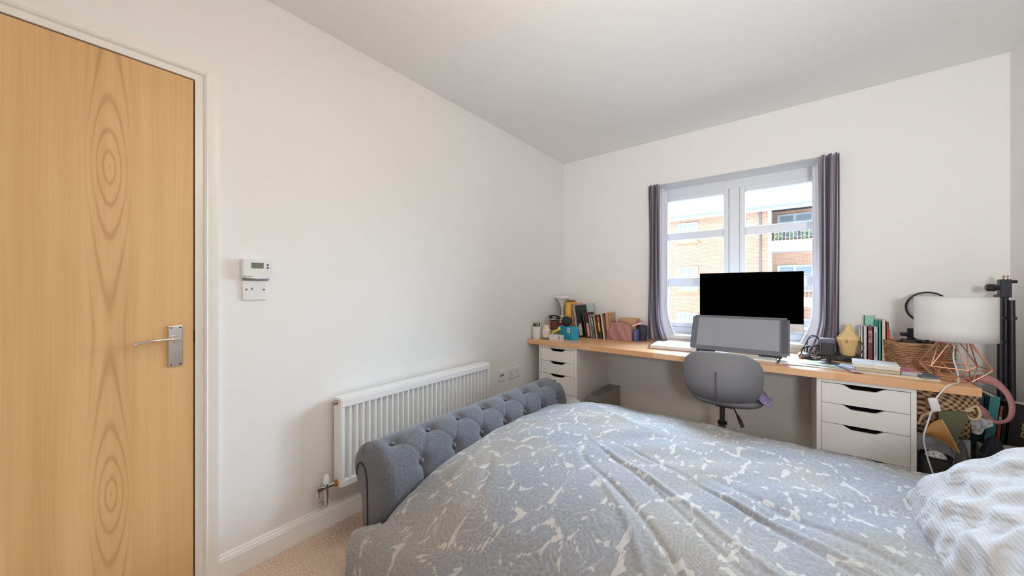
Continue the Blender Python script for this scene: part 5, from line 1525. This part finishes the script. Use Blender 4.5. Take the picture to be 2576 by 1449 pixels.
tag(put('crumpled_wrapper', MB().ball((2.335, -0.580, 0.378), 0.036, 0.034, 0.030, 14, 9), M_news), 'crumpled printed wrapper lying in the mesh wastepaper basket', 'rubbish')
# pink strap
ps = [(2.462, -0.40, 0.722), (2.50, -0.42, 0.742), (2.545, -0.42, 0.735), (2.580, -0.43, 0.690), (2.592, -0.44, 0.630), (2.580, -0.45, 0.575), (2.548, -0.45, 0.553), (2.520, -0.46, 0.570), (2.498, -0.47, 0.605), (2.472, -0.48, 0.640)]
pk_ = thing('pink_strap_bag', 'dusty pink bag strap looping beside the desk end', 'strap', (2.53, -0.44, 0.55))
P_ = smooth_path(ps, 8)
m = MB()
prev = None
for i, p in enumerate(P_):
    k = i / (len(P_) - 1)
    hw = 0.011 + 0.010 * exp(-((k - 0.17) / 0.10) ** 2) + 0.006 * exp(-((k - 0.85) / 0.07) ** 2) - 0.004 * exp(-((k - 0.62) / 0.12) ** 2)
    d = (P_[min(i + 1, len(P_) - 1)] - P_[max(i - 1, 0)]).normalized()
    side = Vector((0.35, -0.94, 0.2)).cross(d).normalized()
    a, b = m.bm.verts.new(p + side * hw), m.bm.verts.new(p - side * hw)
    if prev: m.bm.faces.new((prev[0], a, b, prev[1]))
    prev = (a, b)
put('strap', m, simple('pink_suede', srgb(190, 134, 132), 0.8, var=0.1), pk_, smooth=True, solid=0.004)
put('buckle', MB().box(2.462, -0.487, 0.636, 0.0 + 2.478, -0.475, 0.656, 0.002, 1), flat(90, 70, 70, 0.4, 0.6), pk_)

# ------------------------------------------------------------------ computer tower by the left unit, cable coil
tw = thing('computer_tower', 'slim silver-grey computer tower on the floor beside the left drawer unit', 'computer', (0.58, -0.33, 0), rot=(0, 0, 0))
tx0, tx1, ty0, ty1, tz = 0.540, 0.628, -0.560, -0.105, 0.325
pr_ = [(ty0, 0.02), (ty0, tz - 0.035), (ty0 + 0.008, tz - 0.014), (ty0 + 0.030, tz), (ty1 - 0.015, tz), (ty1, tz - 0.01), (ty1, 0.02)]
put('side_panel', MB().prism(pr_, 'x', tx1 - 0.004, tx1), simple('warm_grey_panel', srgb(150, 142, 132), 0.5), tw)
put('side_panel', MB().prism(pr_, 'x', tx0, tx0 + 0.004), simple('warm_grey_panel', srgb(150, 142, 132), 0.5), tw)
pi_ = [(a + (0.003 if a < -0.3 else -0.003), b - 0.003 if b > 0.1 else b) for a, b in pr_]
put('casing', MB().prism(pi_, 'x', tx0 + 0.004, tx1 - 0.004), simple('brushed_grey', srgb(126, 128, 124), 0.35, 0.4), tw)
put('drive_slot', MB().box(tx0 + 0.012, ty0 - 0.0005, tz - 0.085, tx1 - 0.012, ty0 + 0.004, tz - 0.045), flat(60, 56, 52), tw)
put('foot', MB().box(tx0 + 0.01, ty0 + 0.03, 0, tx1 - 0.01, ty1 - 0.03, 0.021), M_black, tw)
cc = MB()
for k in range(3):
    cc.tube([(0.545 + (0.055 + 0.006 * k) * cos(q * pi / 12), -0.78 + (0.05 + 0.004 * k) * sin(q * pi / 12) , 0.30 + 0.010 * k + 0.01 * sin(q)) for q in range(24)], 0.006, 8, closed=True)
cq = thing('mesh_bin', 'small grey bin holding a coil of white cable beside the tower', 'bin', (0.545, -0.78, 0))
put('bin_body', MB().lathe([(0.050, 0), (0.062, 0.29), (0.058, 0.29), (0.047, 0.004), (0, 0.004)], (0.545, -0.78, 0), 32), flat(140, 138, 132), cq, smooth='auto')
tag(put('cable_coil', cc, M_plast, smooth=True), 'coil of white cable on top of the small grey bin by the bed', 'cable')
